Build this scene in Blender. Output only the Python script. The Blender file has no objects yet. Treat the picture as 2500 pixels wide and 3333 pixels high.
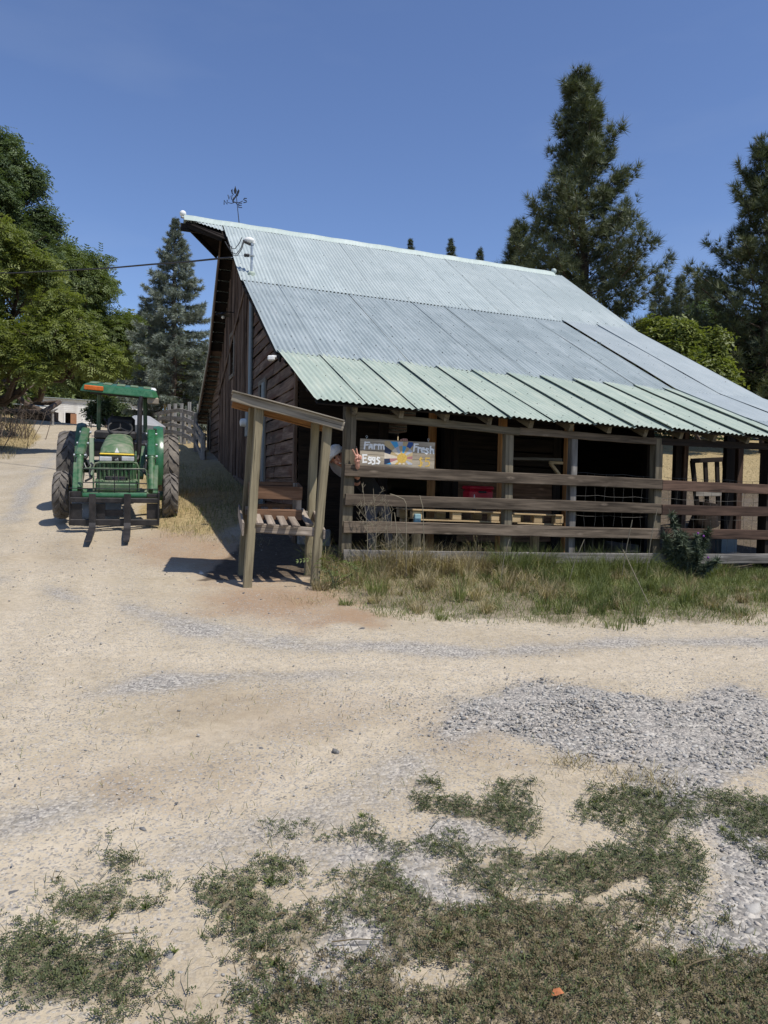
import bpy, math, random
import numpy as np
from mathutils import Vector, Matrix
random.seed(7)
rng = np.random.default_rng(11)
R = math.radians
scene = bpy.context.scene
COL = scene.collection

# ------------------------------------------------------------------ camera
FPX, PITCH, ROLL = 2382.0, 0.0352, 0.0209          # focal length in photo pixels (2500 x 3333), down pitch, roll
CAM = np.array([0.0, 0.0, 1.55])
_F = np.array([0, math.cos(PITCH), -math.sin(PITCH)])
_U0 = np.array([0, math.sin(PITCH), math.cos(PITCH)]); _R0 = np.array([1.0, 0, 0])
_R = _R0*math.cos(ROLL) + _U0*math.sin(ROLL); _U = _U0*math.cos(ROLL) - _R0*math.sin(ROLL)
cd = bpy.data.cameras.new('camera'); cam = bpy.data.objects.new('camera', cd); COL.objects.link(cam)
cd.sensor_fit = 'HORIZONTAL'; cd.sensor_width = 36.0; cd.lens = FPX/2500*36.0
cd.clip_start = 0.05; cd.clip_end = 3000
cam.matrix_world = Matrix(((_R[0], _U[0], -_F[0], CAM[0]), (_R[1], _U[1], -_F[1], CAM[1]), (_R[2], _U[2], -_F[2], CAM[2]), (0, 0, 0, 1)))
scene.camera = cam

# ------------------------------------------------------------------ light
SUN_EL = R(60); SUN_H = (0.80, -0.60)               # horizontal direction towards the sun
w = bpy.data.worlds.new('World'); scene.world = w; w.use_nodes = True
wt = w.node_tree; bg = wt.nodes['Background']
sky = wt.nodes.new('ShaderNodeTexSky'); sky.sky_type = 'NISHITA'; sky.sun_disc = False
sky.sun_elevation = SUN_EL; sky.sun_rotation = math.atan2(SUN_H[0], SUN_H[1])
sky.altitude = 600; sky.air_density = 1.0; sky.dust_density = 0.3; sky.ozone_density = 5.0
hsv = wt.nodes.new('ShaderNodeHueSaturation'); hsv.inputs['Saturation'].default_value = 1.02; hsv.inputs['Hue'].default_value = .508; hsv.inputs['Value'].default_value = 1.12; wt.links.new(sky.outputs[0], hsv.inputs['Color'])
tcw = wt.nodes.new('ShaderNodeTexCoord'); mpw = wt.nodes.new('ShaderNodeMapping'); mpw.inputs['Scale'].default_value = (1.6, 1.6, 6.0); wt.links.new(tcw.outputs['Generated'], mpw.inputs[0])
nzw = wt.nodes.new('ShaderNodeTexNoise'); nzw.inputs['Scale'].default_value = 1.5; nzw.inputs['Detail'].default_value = 5; wt.links.new(mpw.outputs[0], nzw.inputs[0])
rpw = wt.nodes.new('ShaderNodeValToRGB'); rpw.color_ramp.elements[0].position = .52; rpw.color_ramp.elements[1].position = .80; rpw.color_ramp.elements[1].color = (.09, .09, .09, 1); wt.links.new(nzw.outputs[0], rpw.inputs[0])
mxw = wt.nodes.new('ShaderNodeMix'); mxw.data_type = 'RGBA'; wt.links.new(rpw.outputs[0], mxw.inputs[0]); wt.links.new(hsv.outputs[0], mxw.inputs[6]); mxw.inputs[7].default_value = (4.4, 5.0, 5.8, 1)   # faint high haze
wt.links.new(mxw.outputs[2], bg.inputs[0]); bg.inputs[1].default_value = 0.132
sl = bpy.data.lights.new('sun', 'SUN'); sl.energy = 4.8; sl.angle = R(0.53); sl.color = (1.0, 0.95, 0.87)
so = bpy.data.objects.new('sun', sl); COL.objects.link(so)
so.rotation_euler = Vector((-SUN_H[0]*math.cos(SUN_EL), -SUN_H[1]*math.cos(SUN_EL), -math.sin(SUN_EL))).to_track_quat('-Z', 'Y').to_euler()
so.location = (20, -15, 40)
scene.view_settings.view_transform = 'Standard'; scene.view_settings.look = 'None'
scene.view_settings.exposure = 0.0; scene.view_settings.gamma = 1.0; scene.view_settings.use_curve_mapping = False
scene.cycles.max_bounces = 6; scene.cycles.diffuse_bounces = 3; scene.cycles.transparent_max_bounces = 6
scene.cycles.use_denoising = True

# ------------------------------------------------------------------ pixel helpers (photo pixels -> rays)
def ray(px, py):
    return _F + _R*(px-1250)/FPX - _U*(py-1666.5)/FPX
def at(px, py, Y):                                   # point on the pixel's ray at depth Y
    d = ray(px, py); return CAM + d*(Y/d[1])
def proj(P):
    d = np.asarray(P, float) - CAM; z = d@_F
    return np.stack([1250+FPX*(d@_R)/z, 1666.5-FPX*(d@_U)/z], -1)
# barn frame: u along the ridge, s inwards from the front eave, w height
AZ = 1.2359
BO = np.array([-0.8213, 8.2521, 0.0]); BU = np.array([math.sin(AZ), math.cos(AZ), -0.0182]); BN = np.array([-math.cos(AZ), math.sin(AZ), 0.0]); BK = np.array([0, 0, 1.0])
def B(u, s, w): return BO + BU*u + BN*s + BK*w
def on_s(px, py, s):                                 # pixel -> point of the vertical plane s = const
    nrm = np.cross(BU, BK); d = ray(px, py); P0 = BO + BN*s
    return CAM + d*(((P0-CAM)@nrm)/(d@nrm))
def on_u(px, py, u):
    nrm = np.cross(BN, BK); d = ray(px, py); P0 = BO + BU*u
    return CAM + d*(((P0-CAM)@nrm)/(d@nrm))
def to_b(P):
    d = np.asarray(P) - BO; bh = np.array([BU[0], BU[1]]); u = d[0]*bh[0]+d[1]*bh[1]; s = d[0]*BN[0]+d[1]*BN[1]
    return u, s, d[2]+0.0182*u

# ------------------------------------------------------------------ noise
_perm = np.random.default_rng(3).random((256, 256)).astype(np.float32)
def vnoise(x, y):
    x = np.asarray(x, float); y = np.asarray(y, float)
    xi = np.floor(x).astype(int); yi = np.floor(y).astype(int); fx = x-xi; fy = y-yi
    fx = fx*fx*(3-2*fx); fy = fy*fy*(3-2*fy)
    a = _perm[xi & 255, yi & 255]; b = _perm[(xi+1) & 255, yi & 255]; c = _perm[xi & 255, (yi+1) & 255]; d = _perm[(xi+1) & 255, (yi+1) & 255]
    return (a*(1-fx)+b*fx)*(1-fy)+(c*(1-fx)+d*fx)*fy
def fbm(x, y, o=4):
    t = 0; a = .5; n = 0
    for i in range(o):
        t = t + a*vnoise(x*2**i+17.3*i, y*2**i+9.1*i); n += a; a *= .5
    return t/n
def sstep(a, b, x):
    t = np.clip((x-a)/(b-a), 0, 1); return t*t*(3-2*t)

# ------------------------------------------------------------------ ground height
def _gp():
    pts = [(0, 0, 0), (-4, 0, 0.0), (4, 0, 0.0), (0, -5, -.2), (-12, -4, -.1), (12, -4, -.2), (0, 2, .11), (-2, 4, .23), (2, 4, .22), (0, 6, .36), (3, 6.3, .34), (-4, 6, .42), (8, 6, .3), (14, 8, .3), (-9, 5, .4), (-14, 9, 1.0)]
    for (px, py, Y) in [(795, 1909, 7.75), (1020, 1907, 7.9), (600, 1850, 8.6), (1110, 1874, 8.5), (1700, 1872, 9.2), (2490, 1872, 10.2), (230, 1692, 11.6), (550, 1690, 11.6), (300, 1632, 13.7), (700, 1640, 12.2), (953, 1760, 10.9), (745, 1540, 17.5), (672, 1487, 20.5),
                        (350, 1390, 55), (150, 1374, 55), (480, 1395, 55), (100, 1452, 30), (300, 1480, 24), (620, 1440, 25), (0, 1640, 14), (2440, 1708, 14), (2300, 1440, 45), (2300, 1560, 22), (1700, 1850, 11.5), (2100, 1840, 12.5), (-200, 1440, 28), (83, 1363, 45)]:
        pts.append(tuple(at(px, py, Y)))
    pts += [(30, 45, 4.6), (30, 20, 1.6), (12, 14, .8), (-40, 55, 7.5), (0, 60, 6.6), (50, 80, 8), (-50, 90, 11), (0, 100, 9.5), (-40, 20, 3.2), (40, -10, -.5), (-40, -10, -.2), (3, 16, 1.1), (0, 25, 2.4)]
    return np.array(pts)
_gp0 = _gp(); _gs = np.array([1, 1.0])
def _tps(r2): return np.where(r2 > 1e-9, r2*np.log(r2+1e-12), 0)*.5
def _wy(Y): return np.sign(Y)*18*np.log1p(np.abs(Y)/18)     # compress far distances
_cx = np.stack([_gp0[:, 0]/(1+np.abs(_gp0[:, 1])/18), _wy(_gp0[:, 1])], 1); _n = len(_cx)
_K = _tps(((_cx[:, None]-_cx[None])**2).sum(-1)) + np.eye(_n)*0.6
_P = np.c_[np.ones(_n), _cx]
_sol = np.linalg.solve(np.block([[_K, _P], [_P.T, np.zeros((3, 3))]]), np.r_[_gp0[:, 2], np.zeros(3)])
def gz(x, y):
    x = np.asarray(x, float); y = np.asarray(y, float); sh = np.broadcast(x, y).shape
    x = np.broadcast_to(x, sh).ravel(); y = np.broadcast_to(y, sh).ravel(); out = np.zeros(len(x))
    yc = np.clip(y, -8, 95); xs = np.clip(x, -(60+0*y), 60)
    q = np.stack([xs/(1+np.abs(yc)/18), _wy(yc)], 1)
    for i in range(0, len(x), 40000):
        qq = q[i:i+40000]
        out[i:i+40000] = _tps(((qq[:, None]-_cx[None])**2).sum(-1))@_sol[:_n] + _sol[_n] + qq@_sol[_n+1:]
    out += .02*(fbm(x*1.3, y*1.3, 3)-.5)*np.clip((np.hypot(x, y)-1)/3, 0, 1)
    return out.reshape(sh) if sh else float(out[0])
def on_g(px, py):                                    # pixel -> ground point
    d = ray(px, py); t = 1.0
    ts = np.exp(np.linspace(np.log(1.2), np.log(140), 500)); P = CAM + d*ts[:, None]
    h = P[:, 2]-gz(P[:, 0], P[:, 1]); k = np.where(h < 0)[0]
    if len(k) == 0: return P[-1]
    k = k[0]; a, b = ts[max(k-1, 0)], ts[k]
    for _ in range(12):
        m = (a+b)/2; Q = CAM+d*m
        if Q[2] > gz(Q[0], Q[1]): a = m
        else: b = m
    return CAM+d*a

# ------------------------------------------------------------------ object helpers
WM = {}
def _link(o, parent, mw):
    COL.objects.link(o); WM[o.name] = mw.copy()
    if parent is not None:
        o.parent = parent; o.matrix_parent_inverse = WM[parent.name].inverted()
    o.matrix_basis = mw
    return o
def tag(o, label=None, cat=None, group=None, kind=None):
    if label: o['label'] = label
    if cat: o['category'] = cat
    if group: o['group'] = group
    if kind: o['kind'] = kind
    return o
def empty(name, loc, label, cat, group=None, rot=None):
    o = bpy.data.objects.new(name, None); o.empty_display_size = .2
    mw = Matrix.Translation(Vector([float(v) for v in loc]))
    if rot is not None: mw = mw @ rot.to_4x4()
    _link(o, None, mw); return tag(o, label, cat, group)
def obj(name, mesh, parent=None, mw=None):
    o = bpy.data.objects.new(name, mesh)
    return _link(o, parent, mw if mw is not None else Matrix.Identity(4))
def np_mesh(name, V, Fq, mats, smooth=False, mi=None, cols=None):
    V = np.asarray(V, np.float32); me = bpy.data.meshes.new(name)
    Fq = np.asarray(Fq, np.int32); k = Fq.shape[1]
    me.vertices.add(len(V)); me.vertices.foreach_set('co', V.ravel())
    me.loops.add(Fq.size); me.loops.foreach_set('vertex_index', Fq.ravel())
    me.polygons.add(len(Fq)); me.polygons.foreach_set('loop_start', np.arange(0, Fq.size, k, dtype=np.int32))
    for m in (mats if isinstance(mats, (list, tuple)) else [mats]): me.materials.append(m)
    if mi is not None: me.polygons.foreach_set('material_index', np.asarray(mi, np.int32))
    me.update(calc_edges=True)
    if smooth: me.polygons.foreach_set('use_smooth', np.ones(len(Fq), bool))
    if cols is not None:
        for nm, c in cols.items():
            a = me.attributes.new(nm, 'FLOAT', 'POINT'); a.data.foreach_set('value', np.asarray(c, np.float32))
    return me
class MB:
    """collects boxes, prisms, tubes and lathes into one mesh"""
    def __init__(s): s.v = []; s.f = []; s.m = []
    def add(s, V, F, mi=0):
        n = len(s.v); s.v += [tuple(map(float, p)) for p in V]; s.f += [tuple(i+n for i in f) for f in F]; s.m += [mi]*len(F); return s
    def box(s, c, d, mi=0, rot=None, bev=0.0):
        cen = Vector([float(q) for q in c]); x, y, z = d[0]/2, d[1]/2, d[2]/2
        b = min(bev, x*.9, y*.9, z*.9)
        if b <= 0:
            V = [(-x, -y, -z), (x, -y, -z), (x, y, -z), (-x, y, -z), (-x, -y, z), (x, -y, z), (x, y, z), (-x, y, z)]
            F = [(0, 3, 2, 1), (4, 5, 6, 7), (0, 1, 5, 4), (1, 2, 6, 5), (2, 3, 7, 6), (3, 0, 4, 7)]
        else:
            V = []; idx = {}
            for sx in (-1, 1):
                for sy in (-1, 1):
                    for sz in (-1, 1):
                        idx[sx, sy, sz] = len(V)
                        V += [(sx*x, sy*(y-b), sz*(z-b)), (sx*(x-b), sy*y, sz*(z-b)), (sx*(x-b), sy*(y-b), sz*z)]
            g = lambda a, k: idx[a]+k
            F = []
            for q in (-1, 1):
                F.append([g((q, -1, -1), 0), g((q, 1, -1), 0), g((q, 1, 1), 0), g((q, -1, 1), 0)][::q])
                F.append([g((-1, q, -1), 1), g((-1, q, 1), 1), g((1, q, 1), 1), g((1, q, -1), 1)][::q])
                F.append([g((-1, -1, q), 2), g((1, -1, q), 2), g((1, 1, q), 2), g((-1, 1, q), 2)][::q])
            for a in (-1, 1):
                for c in (-1, 1):
                    F.append([g((a, c, -1), 0), g((a, c, -1), 1), g((a, c, 1), 1), g((a, c, 1), 0)][::a*c])
                    F.append([g((a, -1, c), 0), g((a, 1, c), 0), g((a, 1, c), 2), g((a, -1, c), 2)][::a*c])
                    F.append([g((-1, a, c), 1), g((-1, a, c), 2), g((1, a, c), 2), g((1, a, c), 1)][::a*c])
                    for e in (-1, 1): F.append([g((a, c, e), 0), g((a, c, e), 1), g((a, c, e), 2)][::a*c*e])
        V = [Vector(p) for p in V]
        if rot is not None: V = [rot @ p for p in V]
        return s.add([p+cen for p in V], F, mi)
    def prism(s, poly, h0, h1, frame=None, mi=0):    # poly in local xy, extruded z h0..h1, frame = Matrix 4x4
        n = len(poly); V = [(p[0], p[1], h0) for p in poly]+[(p[0], p[1], h1) for p in poly]
        F = [tuple(range(n))[::-1], tuple(range(n, 2*n))]+[(i, (i+1) % n, n+(i+1) % n, n+i) for i in range(n)]
        if frame is not None: V = [frame @ Vector(p) for p in V]
        return s.add(V, F, mi)
    def tube(s, pts, r, seg=6, mi=0, cap=True):
        pts = [Vector([float(q) for q in p]) for p in pts]; n = len(pts); rr = r if isinstance(r, (list, tuple)) else [r]*n
        V = []; F = []; t0 = (pts[1]-pts[0]).normalized(); up = Vector((0, 0, 1)) if abs(t0.z) < .9 else Vector((1, 0, 0))
        x = t0.cross(up).normalized()
        for i, p in enumerate(pts):
            t = (pts[min(i+1, n-1)]-pts[max(i-1, 0)]).normalized(); x = (x-t*x.dot(t)).normalized(); y = t.cross(x)
            for k in range(seg):
                a = 2*math.pi*k/seg; V.append(p+x*math.cos(a)*rr[i]+y*math.sin(a)*rr[i])
        for i in range(n-1):
            for k in range(seg):
                a, b = i*seg+k, i*seg+(k+1) % seg; F.append((a, b, b+seg, a+seg))
        if cap: F = F+[tuple(range(seg))[::-1], tuple(range((n-1)*seg, n*seg))]
        return s.add(V, F, mi)
    def lathe(s, prof, axis_o, axis_d, seg=24, mi=0, closed=False):   # prof [(r,h)]
        o = Vector([float(q) for q in axis_o]); d = Vector([float(q) for q in axis_d]).normalized(); u = d.orthogonal().normalized(); v = d.cross(u)
        V = []; F = []; n = len(prof)
        for k in range(seg):
            a = 2*math.pi*k/seg
            for r, h in prof: V.append(o+d*h+(u*math.cos(a)+v*math.sin(a))*r)
        for k in range(seg):
            k2 = (k+1) % seg
            for i in range(n if closed else n-1):
                j = (i+1) % n; F.append((k*n+i, k*n+j, k2*n+j, k2*n+i))
        return s.add(V, F, mi)
    def ball(s, c, r, seg=10, mi=0, sc=(1, 1, 1)):
        n = seg//2; V = []; F = []
        for i in range(n+1):
            th = math.pi*i/n
            for k in range(seg):
                a = 2*math.pi*k/seg; V.append((c[0]+r*sc[0]*math.sin(th)*math.cos(a), c[1]+r*sc[1]*math.sin(th)*math.sin(a), c[2]+r*sc[2]*math.cos(th)))
        for i in range(n):
            for k in range(seg):
                k2 = (k+1) % seg; F.append((i*seg+k, (i+1)*seg+k, (i+1)*seg+k2, i*seg+k2))
        return s.add(V, F, mi)
    def mesh(s, name, mats, smooth=False):
        me = bpy.data.meshes.new(name); me.from_pydata(s.v, [], s.f); ms = mats if isinstance(mats, (list, tuple)) else [mats]
        for m in ms: me.materials.append(m)
        me.polygons.foreach_set('material_index', s.m); 
        if smooth:
            me.polygons.foreach_set('use_smooth', np.ones(len(s.f), bool))
            try: me.set_sharp_from_angle(angle=R(38))
            except Exception: pass
        me.validate(); me.update(); return me
    def build(s, name, mats, parent=None, smooth=False, mw=None): return obj(name, s.mesh(name, mats, smooth), parent, mw)
def V3(p): return Vector([float(q) for q in p])
_bm = {}
ROUGH = {'weathered_rail', 'silver_rail', 'brown_rail', 'post_wood', 'treated_post', 'grey_beam', 'crate_wood', 'slat_wood', 'barn_plank', 'barn_siding', 'hill_rail', 'grey_picket', 'yellow_picket', 'trim_board'}
def rough_board(name, L, wid, thk, mat, bev):
    """a plank that is a little bowed, of uneven width, with worn arrises and ragged ends"""
    n = max(4, min(22, int(L/.22))); a = random.uniform(0, 6.28); amp = min(.006, L*.003); V = []; F = []
    b = min(bev*1.6, wid*.2, thk*.3)
    for i in range(n+1):
        t = i/n; x = (t-.5)*L; oy = amp*math.sin(t*4.1+a)+random.gauss(0, .0012); oz = amp*.8*math.sin(t*3.0+a*1.7)+random.gauss(0, .0008); h = wid/2*(1+random.gauss(0, .012)); d = thk/2*(1+random.gauss(0, .02))
        for y, z in ((-h+b, -d), (h-b, -d), (h, -d+b), (h, d-b), (h-b, d), (-h+b, d), (-h, d-b), (-h, -d+b)):
            V.append((x+(random.gauss(0, .003) if i in (0, n) else 0), y+oy+random.gauss(0, .0006), z+oz))
    for i in range(n):
        for k in range(8): F.append((i*8+k, i*8+(k+1) % 8, i*8+8+(k+1) % 8, i*8+8+k))
    F += [tuple(range(7, -1, -1)), tuple(range(n*8, n*8+8))]
    me = bpy.data.meshes.new(name); me.from_pydata(V, [], F); me.materials.append(mat); me.update(); return me
def board(name, p0, p1, wid, thk, up, mat, parent, var=None, bev=.004):
    """a plank: length along local X, width along 'up', thickness along Z"""
    p0, p1, up = V3(p0), V3(p1), V3(up); d = p1-p0; L = d.length
    if L < .02: return None
    x = d/L
    z = x.cross(up).normalized(); y = z.cross(x).normalized()
    key = (round(L, 2), round(wid, 3), round(thk, 3), mat.name)
    if L > .5 and wid >= .075 and mat.name in ROUGH:
        me = rough_board(name, L, wid, thk, mat, bev)
    else:
        if key not in _bm:
            mb = MB(); mb.box((0, 0, 0), (L, wid, thk), bev=bev); _bm[key] = mb.mesh(name, mat)
        me = _bm[key]
    c = (p0+p1)/2
    mw = Matrix(((x.x, y.x, z.x, c.x), (x.y, y.y, z.y, c.y), (x.z, y.z, z.z, c.z), (0, 0, 0, 1)))
    return obj(name, me, parent, mw)
# ------------------------------------------------------------------ materials
class NT:
    def __init__(s, name):
        s.m = bpy.data.materials.new(name); s.m.use_nodes = True; s.t = s.m.node_tree; s.b = s.t.nodes['Principled BSDF']
    def n(s, typ, **kw):
        nd = s.t.nodes.new('ShaderNode'+typ)
        for k, v in kw.items():
            if k.startswith('_'): setattr(nd, k[1:], v)
            else: s.set(nd.inputs[k.replace('__', ' ')], v)
        return nd
    def set(s, inp, v):
        if hasattr(v, 'is_output') or isinstance(v, bpy.types.NodeSocket): s.t.links.new(v, inp)
        else: inp.default_value = (*v, 1.0) if isinstance(v, tuple) and len(v) == 3 and inp.type == 'RGBA' else v
    def coord(s, scale=(1, 1, 1), which='Object', rnd=False):
        tc = s.n('TexCoord'); o = tc.outputs[which]
        mp = s.n('Mapping', Vector=o, Scale=scale)
        if rnd:
            oi = s.n('ObjectInfo'); mu = s.n('Math', _operation='MULTIPLY'); s.set(mu.inputs[0], oi.outputs['Random']); mu.inputs[1].default_value = 37.0
            cb = s.n('CombineXYZ'); [s.set(cb.inputs[i], mu.outputs[0]) for i in range(3)]; s.set(mp.inputs['Location'], cb.outputs[0])
        return mp.outputs[0]
    def noise(s, vec, scale=5, detail=4, rough=.55, dist=0):
        return s.n('TexNoise', Vector=vec, Scale=scale, Detail=float(detail), Roughness=rough, Distortion=float(dist)).outputs[0]
    def ramp(s, fac, *stops):
        r = s.n('ValToRGB', Fac=fac); e = r.color_ramp.elements
        while len(e) < len(stops): e.new(.5)
        for i, (p, c) in enumerate(stops): e[i].position = p; e[i].color = (*c, 1) if len(c) == 3 else c
        return r.outputs[0]
    def mix(s, fac, a, b, mode='MIX'):
        x = s.n('Mix', _data_type='RGBA', _blend_type=mode); s.set(x.inputs[0], fac); s.set(x.inputs[6], a); s.set(x.inputs[7], b); return x.outputs[2]
    def math(s, op, a, b=None, clamp=False):
        x = s.n('Math', _operation=op, _use_clamp=clamp); s.set(x.inputs[0], a)
        if b is not None: s.set(x.inputs[1], b)
        return x.outputs[0]
    def attr(s, name): return s.n('Attribute', _attribute_name=name).outputs['Fac']
    def rand(s): return s.n('ObjectInfo').outputs['Random']
    def bump(s, h, strength=.3, dist=.01):
        b = s.n('Bump', Height=h, Strength=strength, Distance=dist); s.set(s.b.inputs['Normal'], b.outputs[0])
    def out(s, col, rough=.8, metal=0.0, spec=None):
        s.set(s.b.inputs['Base Color'], col); s.set(s.b.inputs['Roughness'], rough); s.set(s.b.inputs['Metallic'], metal)
        if spec is not None: s.b.inputs['Specular IOR Level'].default_value = spec
        return s.m
def mul(c, k): return tuple(min(1, x*k) for x in c)
def wood(name, dark, light, knots=True, contrast=1.0, rough=.85, stain=None):
    t = NT(name); v = t.coord((1.2, 22, 22), rnd=True); v2 = t.coord((1.1, 7, 7), rnd=True); v3 = t.coord((3, 120, 120), rnd=True)
    g = t.noise(v, 1.0, 6, .6, .8); f = t.noise(v3, 1.0, 3, .6); b = t.noise(v2, 1.3, 4, .6)
    a = t.math('ADD', t.math('MULTIPLY', g, .45), t.math('ADD', t.math('MULTIPLY', f, .20), t.math('MULTIPLY', b, .50)))
    col = t.ramp(a, (.45, dark), (.57, tuple((x+y)/2 for x, y in zip(dark, light))), (.68, light))
    r = t.rand(); hs = t.n('HueSaturation', Color=col); t.set(hs.inputs['Value'], t.math('ADD', t.math('MULTIPLY', r, .5*contrast), 1-.25*contrast)); col = hs.outputs[0]
    if knots:
        vk = t.coord((2.2, 7, 7), rnd=True); vo = t.n('TexVoronoi', Vector=vk, Scale=1.0); k = t.ramp(vo.outputs['Distance'], (.06, (1, 1, 1)), (.16, (0, 0, 0)))
        col = t.mix(t.math('MULTIPLY', k, .45), col, tuple(min(1, x*1.7+.03) for x in light))
        k2 = t.ramp(vo.outputs['Distance'], (.02, (1, 1, 1)), (.05, (0, 0, 0))); col = t.mix(t.math('MULTIPLY', k2, .8), col, mul(dark, .5))
    cr = t.ramp(t.noise(t.coord((.8, 60, 60), rnd=True), 1, 2), (.33, (1, 1, 1)), (.38, (0, 0, 0))); col = t.mix(t.math('MULTIPLY', cr, .7), col, mul(dark, .35))
    if stain: col = t.mix(t.ramp(t.noise(v2, .8, 3), (.5, (0, 0, 0)), (.65, (1, 1, 1))), col, stain)
    t.bump(t.math('SUBTRACT', a, t.math('MULTIPLY', cr, .4)), .5, .006)
    return t.out(col, rough, spec=.25)
def plain(name, c, rough=.6, metal=0.0, var=.15, scale=8, bump=0, spec=None, dirt=None, dirt_amt=.5):
    t = NT(name); v = t.coord((1, 1, 1)); nz = t.noise(v, scale, 5, .6)
    col = t.ramp(nz, (.3, mul(c, 1-var)), (.7, mul(c, 1+var)))
    if dirt: col = t.mix(t.math('MULTIPLY', t.ramp(t.noise(v, scale*.45, 6, .65), (.42, (0, 0, 0)), (.68, (1, 1, 1))), dirt_amt), col, dirt)
    if bump: t.bump(nz, bump, .004)
    rg = t.ramp(nz, (.3, (max(0, rough-.1),)*3), (.7, (min(1, rough+.1),)*3))
    return t.out(col, rg, metal, spec)
def metal_sheet(name, a, b, spot, metal=.25, rough=.5, streak=None, spangle=.5):
    t = NT(name); v = t.coord((1, 1, 1), rnd=True); n1 = t.noise(v, 1.6, 5, .6); n2 = t.noise(v, 60, 2, .5); n3 = t.noise(t.coord((14, .7, 1), rnd=True), 1.5, 4, .6)
    vo = t.n('TexVoronoi', Vector=v, Scale=42.0)
    f = t.math('ADD', t.math('MULTIPLY', n1, .5), t.math('ADD', t.math('MULTIPLY', n3, .4), t.math('MULTIPLY', n2, .25*spangle)))
    col = t.ramp(f, (.42, a), (.66, b))
    sp = t.math('MULTIPLY', t.n('SeparateColor', Color=vo.outputs['Color']).outputs[0], .22*spangle); col = t.mix(sp, col, mul(b, 1.25))
    dk = t.ramp(t.noise(v, 9, 6, .7), (.60, (0, 0, 0)), (.74, (1, 1, 1))); col = t.mix(t.math('MULTIPLY', dk, .5), col, spot)
    if streak: col = t.mix(t.math('MULTIPLY', t.ramp(n3, (.55, (0, 0, 0)), (.7, (1, 1, 1))), .35), col, streak)
    hs = t.n('HueSaturation', Color=col); t.set(hs.inputs['Value'], t.math('ADD', t.math('MULTIPLY', t.rand(), .07), .965))
    t.bump(t.math('ADD', t.noise(v, 5, 3), t.math('MULTIPLY', n2, .1)), .12, .01)
    return t.out(hs.outputs[0], rough, metal, .4)
def foliage(name, dark, light, rough=.55, trans=.25, scale=.9, sun=None):
    t = NT(name); v = t.coord((1, 1, 1)); nz = t.noise(v, scale, 3, .6); n2 = t.noise(v, 14, 2, .6); a = t.attr('tint')
    f = t.math('ADD', t.math('MULTIPLY', a, .55), t.math('ADD', t.math('MULTIPLY', nz, .35), t.math('MULTIPLY', n2, .2)))
    col = t.ramp(f, (.28, dark), (.75, light))
    m = t.out(col, rough, spec=.35)
    tr = t.n('BsdfTranslucent', Color=t.mix(1.0, col, (1.25, 1.35, .6), 'MULTIPLY')); mx = t.n('MixShader', Fac=trans)
    t.set(mx.inputs[1], t.b.outputs[0]); t.set(mx.inputs[2], tr.outputs[0]); t.t.links.new(mx.outputs[0], t.t.nodes['Material Output'].inputs[0])
    return m
M = {}
M['rail'] = wood('weathered_rail', (.038, .028, .019), (.165, .128, .094))
M['rail_grey'] = wood('silver_rail', (.062, .056, .050), (.20, .185, .168))
M['rail_brown'] = wood('brown_rail', (.028, .016, .011), (.115, .070, .050))
M['post'] = wood('post_wood', (.070, .057, .039), (.20, .170, .118), knots=False, contrast=.5)
M['greenpost'] = wood('treated_post', (.115, .094, .058), (.275, .235, .150), knots=False, contrast=.35)
M['greenbeam'] = wood('grey_beam', (.10, .085, .065), (.29, .255, .20), contrast=.3)
M['new'] = wood('new_lumber', (.32, .22, .115), (.56, .42, .25), contrast=.3)
M['orange'] = wood('orange_lumber', (.22, .10, .035), (.40, .21, .085), knots=False, contrast=.3)
M['crate'] = wood('crate_wood', (.085, .045, .025), (.22, .125, .075), contrast=.4)
M['slat'] = wood('slat_wood', (.15, .12, .095), (.36, .30, .24), contrast=.4)
M['barnwood'] = wood('barn_plank', (.042, .026, .019), (.185, .128, .094), contrast=.9)
M['barnwood2'] = wood('barn_siding', (.048, .031, .023), (.205, .143, .106), contrast=.8, stain=(.09, .045, .03))
M['darkwood'] = wood('shade_dark_wood', (.006, .0042, .003), (.022, .015, .011), knots=False)  # shade of the porch and barn inside is put into this near-black colour
M['trim'] = wood('trim_board', (.09, .08, .07), (.22, .20, .17), knots=False, contrast=.4)
M['picket_y'] = wood('yellow_picket', (.30, .22, .11), (.50, .39, .20), knots=False, contrast=.3)
M['picket_g'] = wood('grey_picket', (.16, .155, .15), (.33, .32, .30), knots=False, contrast=.5)
M['fence_g'] = wood('hill_rail', (.13, .118, .105), (.32, .295, .26), knots=False, contrast=.4)
M['signwood'] = wood('sign_board', (.21, .175, .13), (.42, .36, .27), contrast=.1)
M['galv'] = metal_sheet('galvanised_sheet', (.275, .322, .322), (.405, .455, .45), (.21, .24, .245), streak=(.47, .50, .49))
M['galv_w'] = metal_sheet('chalky_sheet', (.345, .395, .39), (.46, .507, .495), (.295, .33, .325), spangle=.25, rough=.6, metal=.15)
M['galv_s'] = metal_sheet('pale_sheet', (.35, .395, .40), (.44, .48, .48), (.31, .345, .35), spangle=.3, rough=.55, metal=.15)
M['green'] = metal_sheet('mint_sheet', (.33, .39, .325), (.475, .515, .43), (.27, .33, .28), metal=.0, rough=.6, spangle=.15, streak=(.52, .53, .40))
M['ridge'] = metal_sheet('ridge_sheet', (.36, .42, .39), (.48, .53, .50), (.30, .34, .32), metal=.1, rough=.6, spangle=.1)
M['pipe'] = plain('galvanised_pipe', (.42, .45, .46), .4, .6, .15, 30)
M['white'] = plain('white_cap', (.72, .72, .69), .5, 0, .06, 20)
M['black'] = plain('black_rubber', (.018, .018, .019), .6, 0, .2, 12)
M['iron'] = plain('black_iron', (.02, .021, .024), .5, .3, .2, 10)
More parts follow.
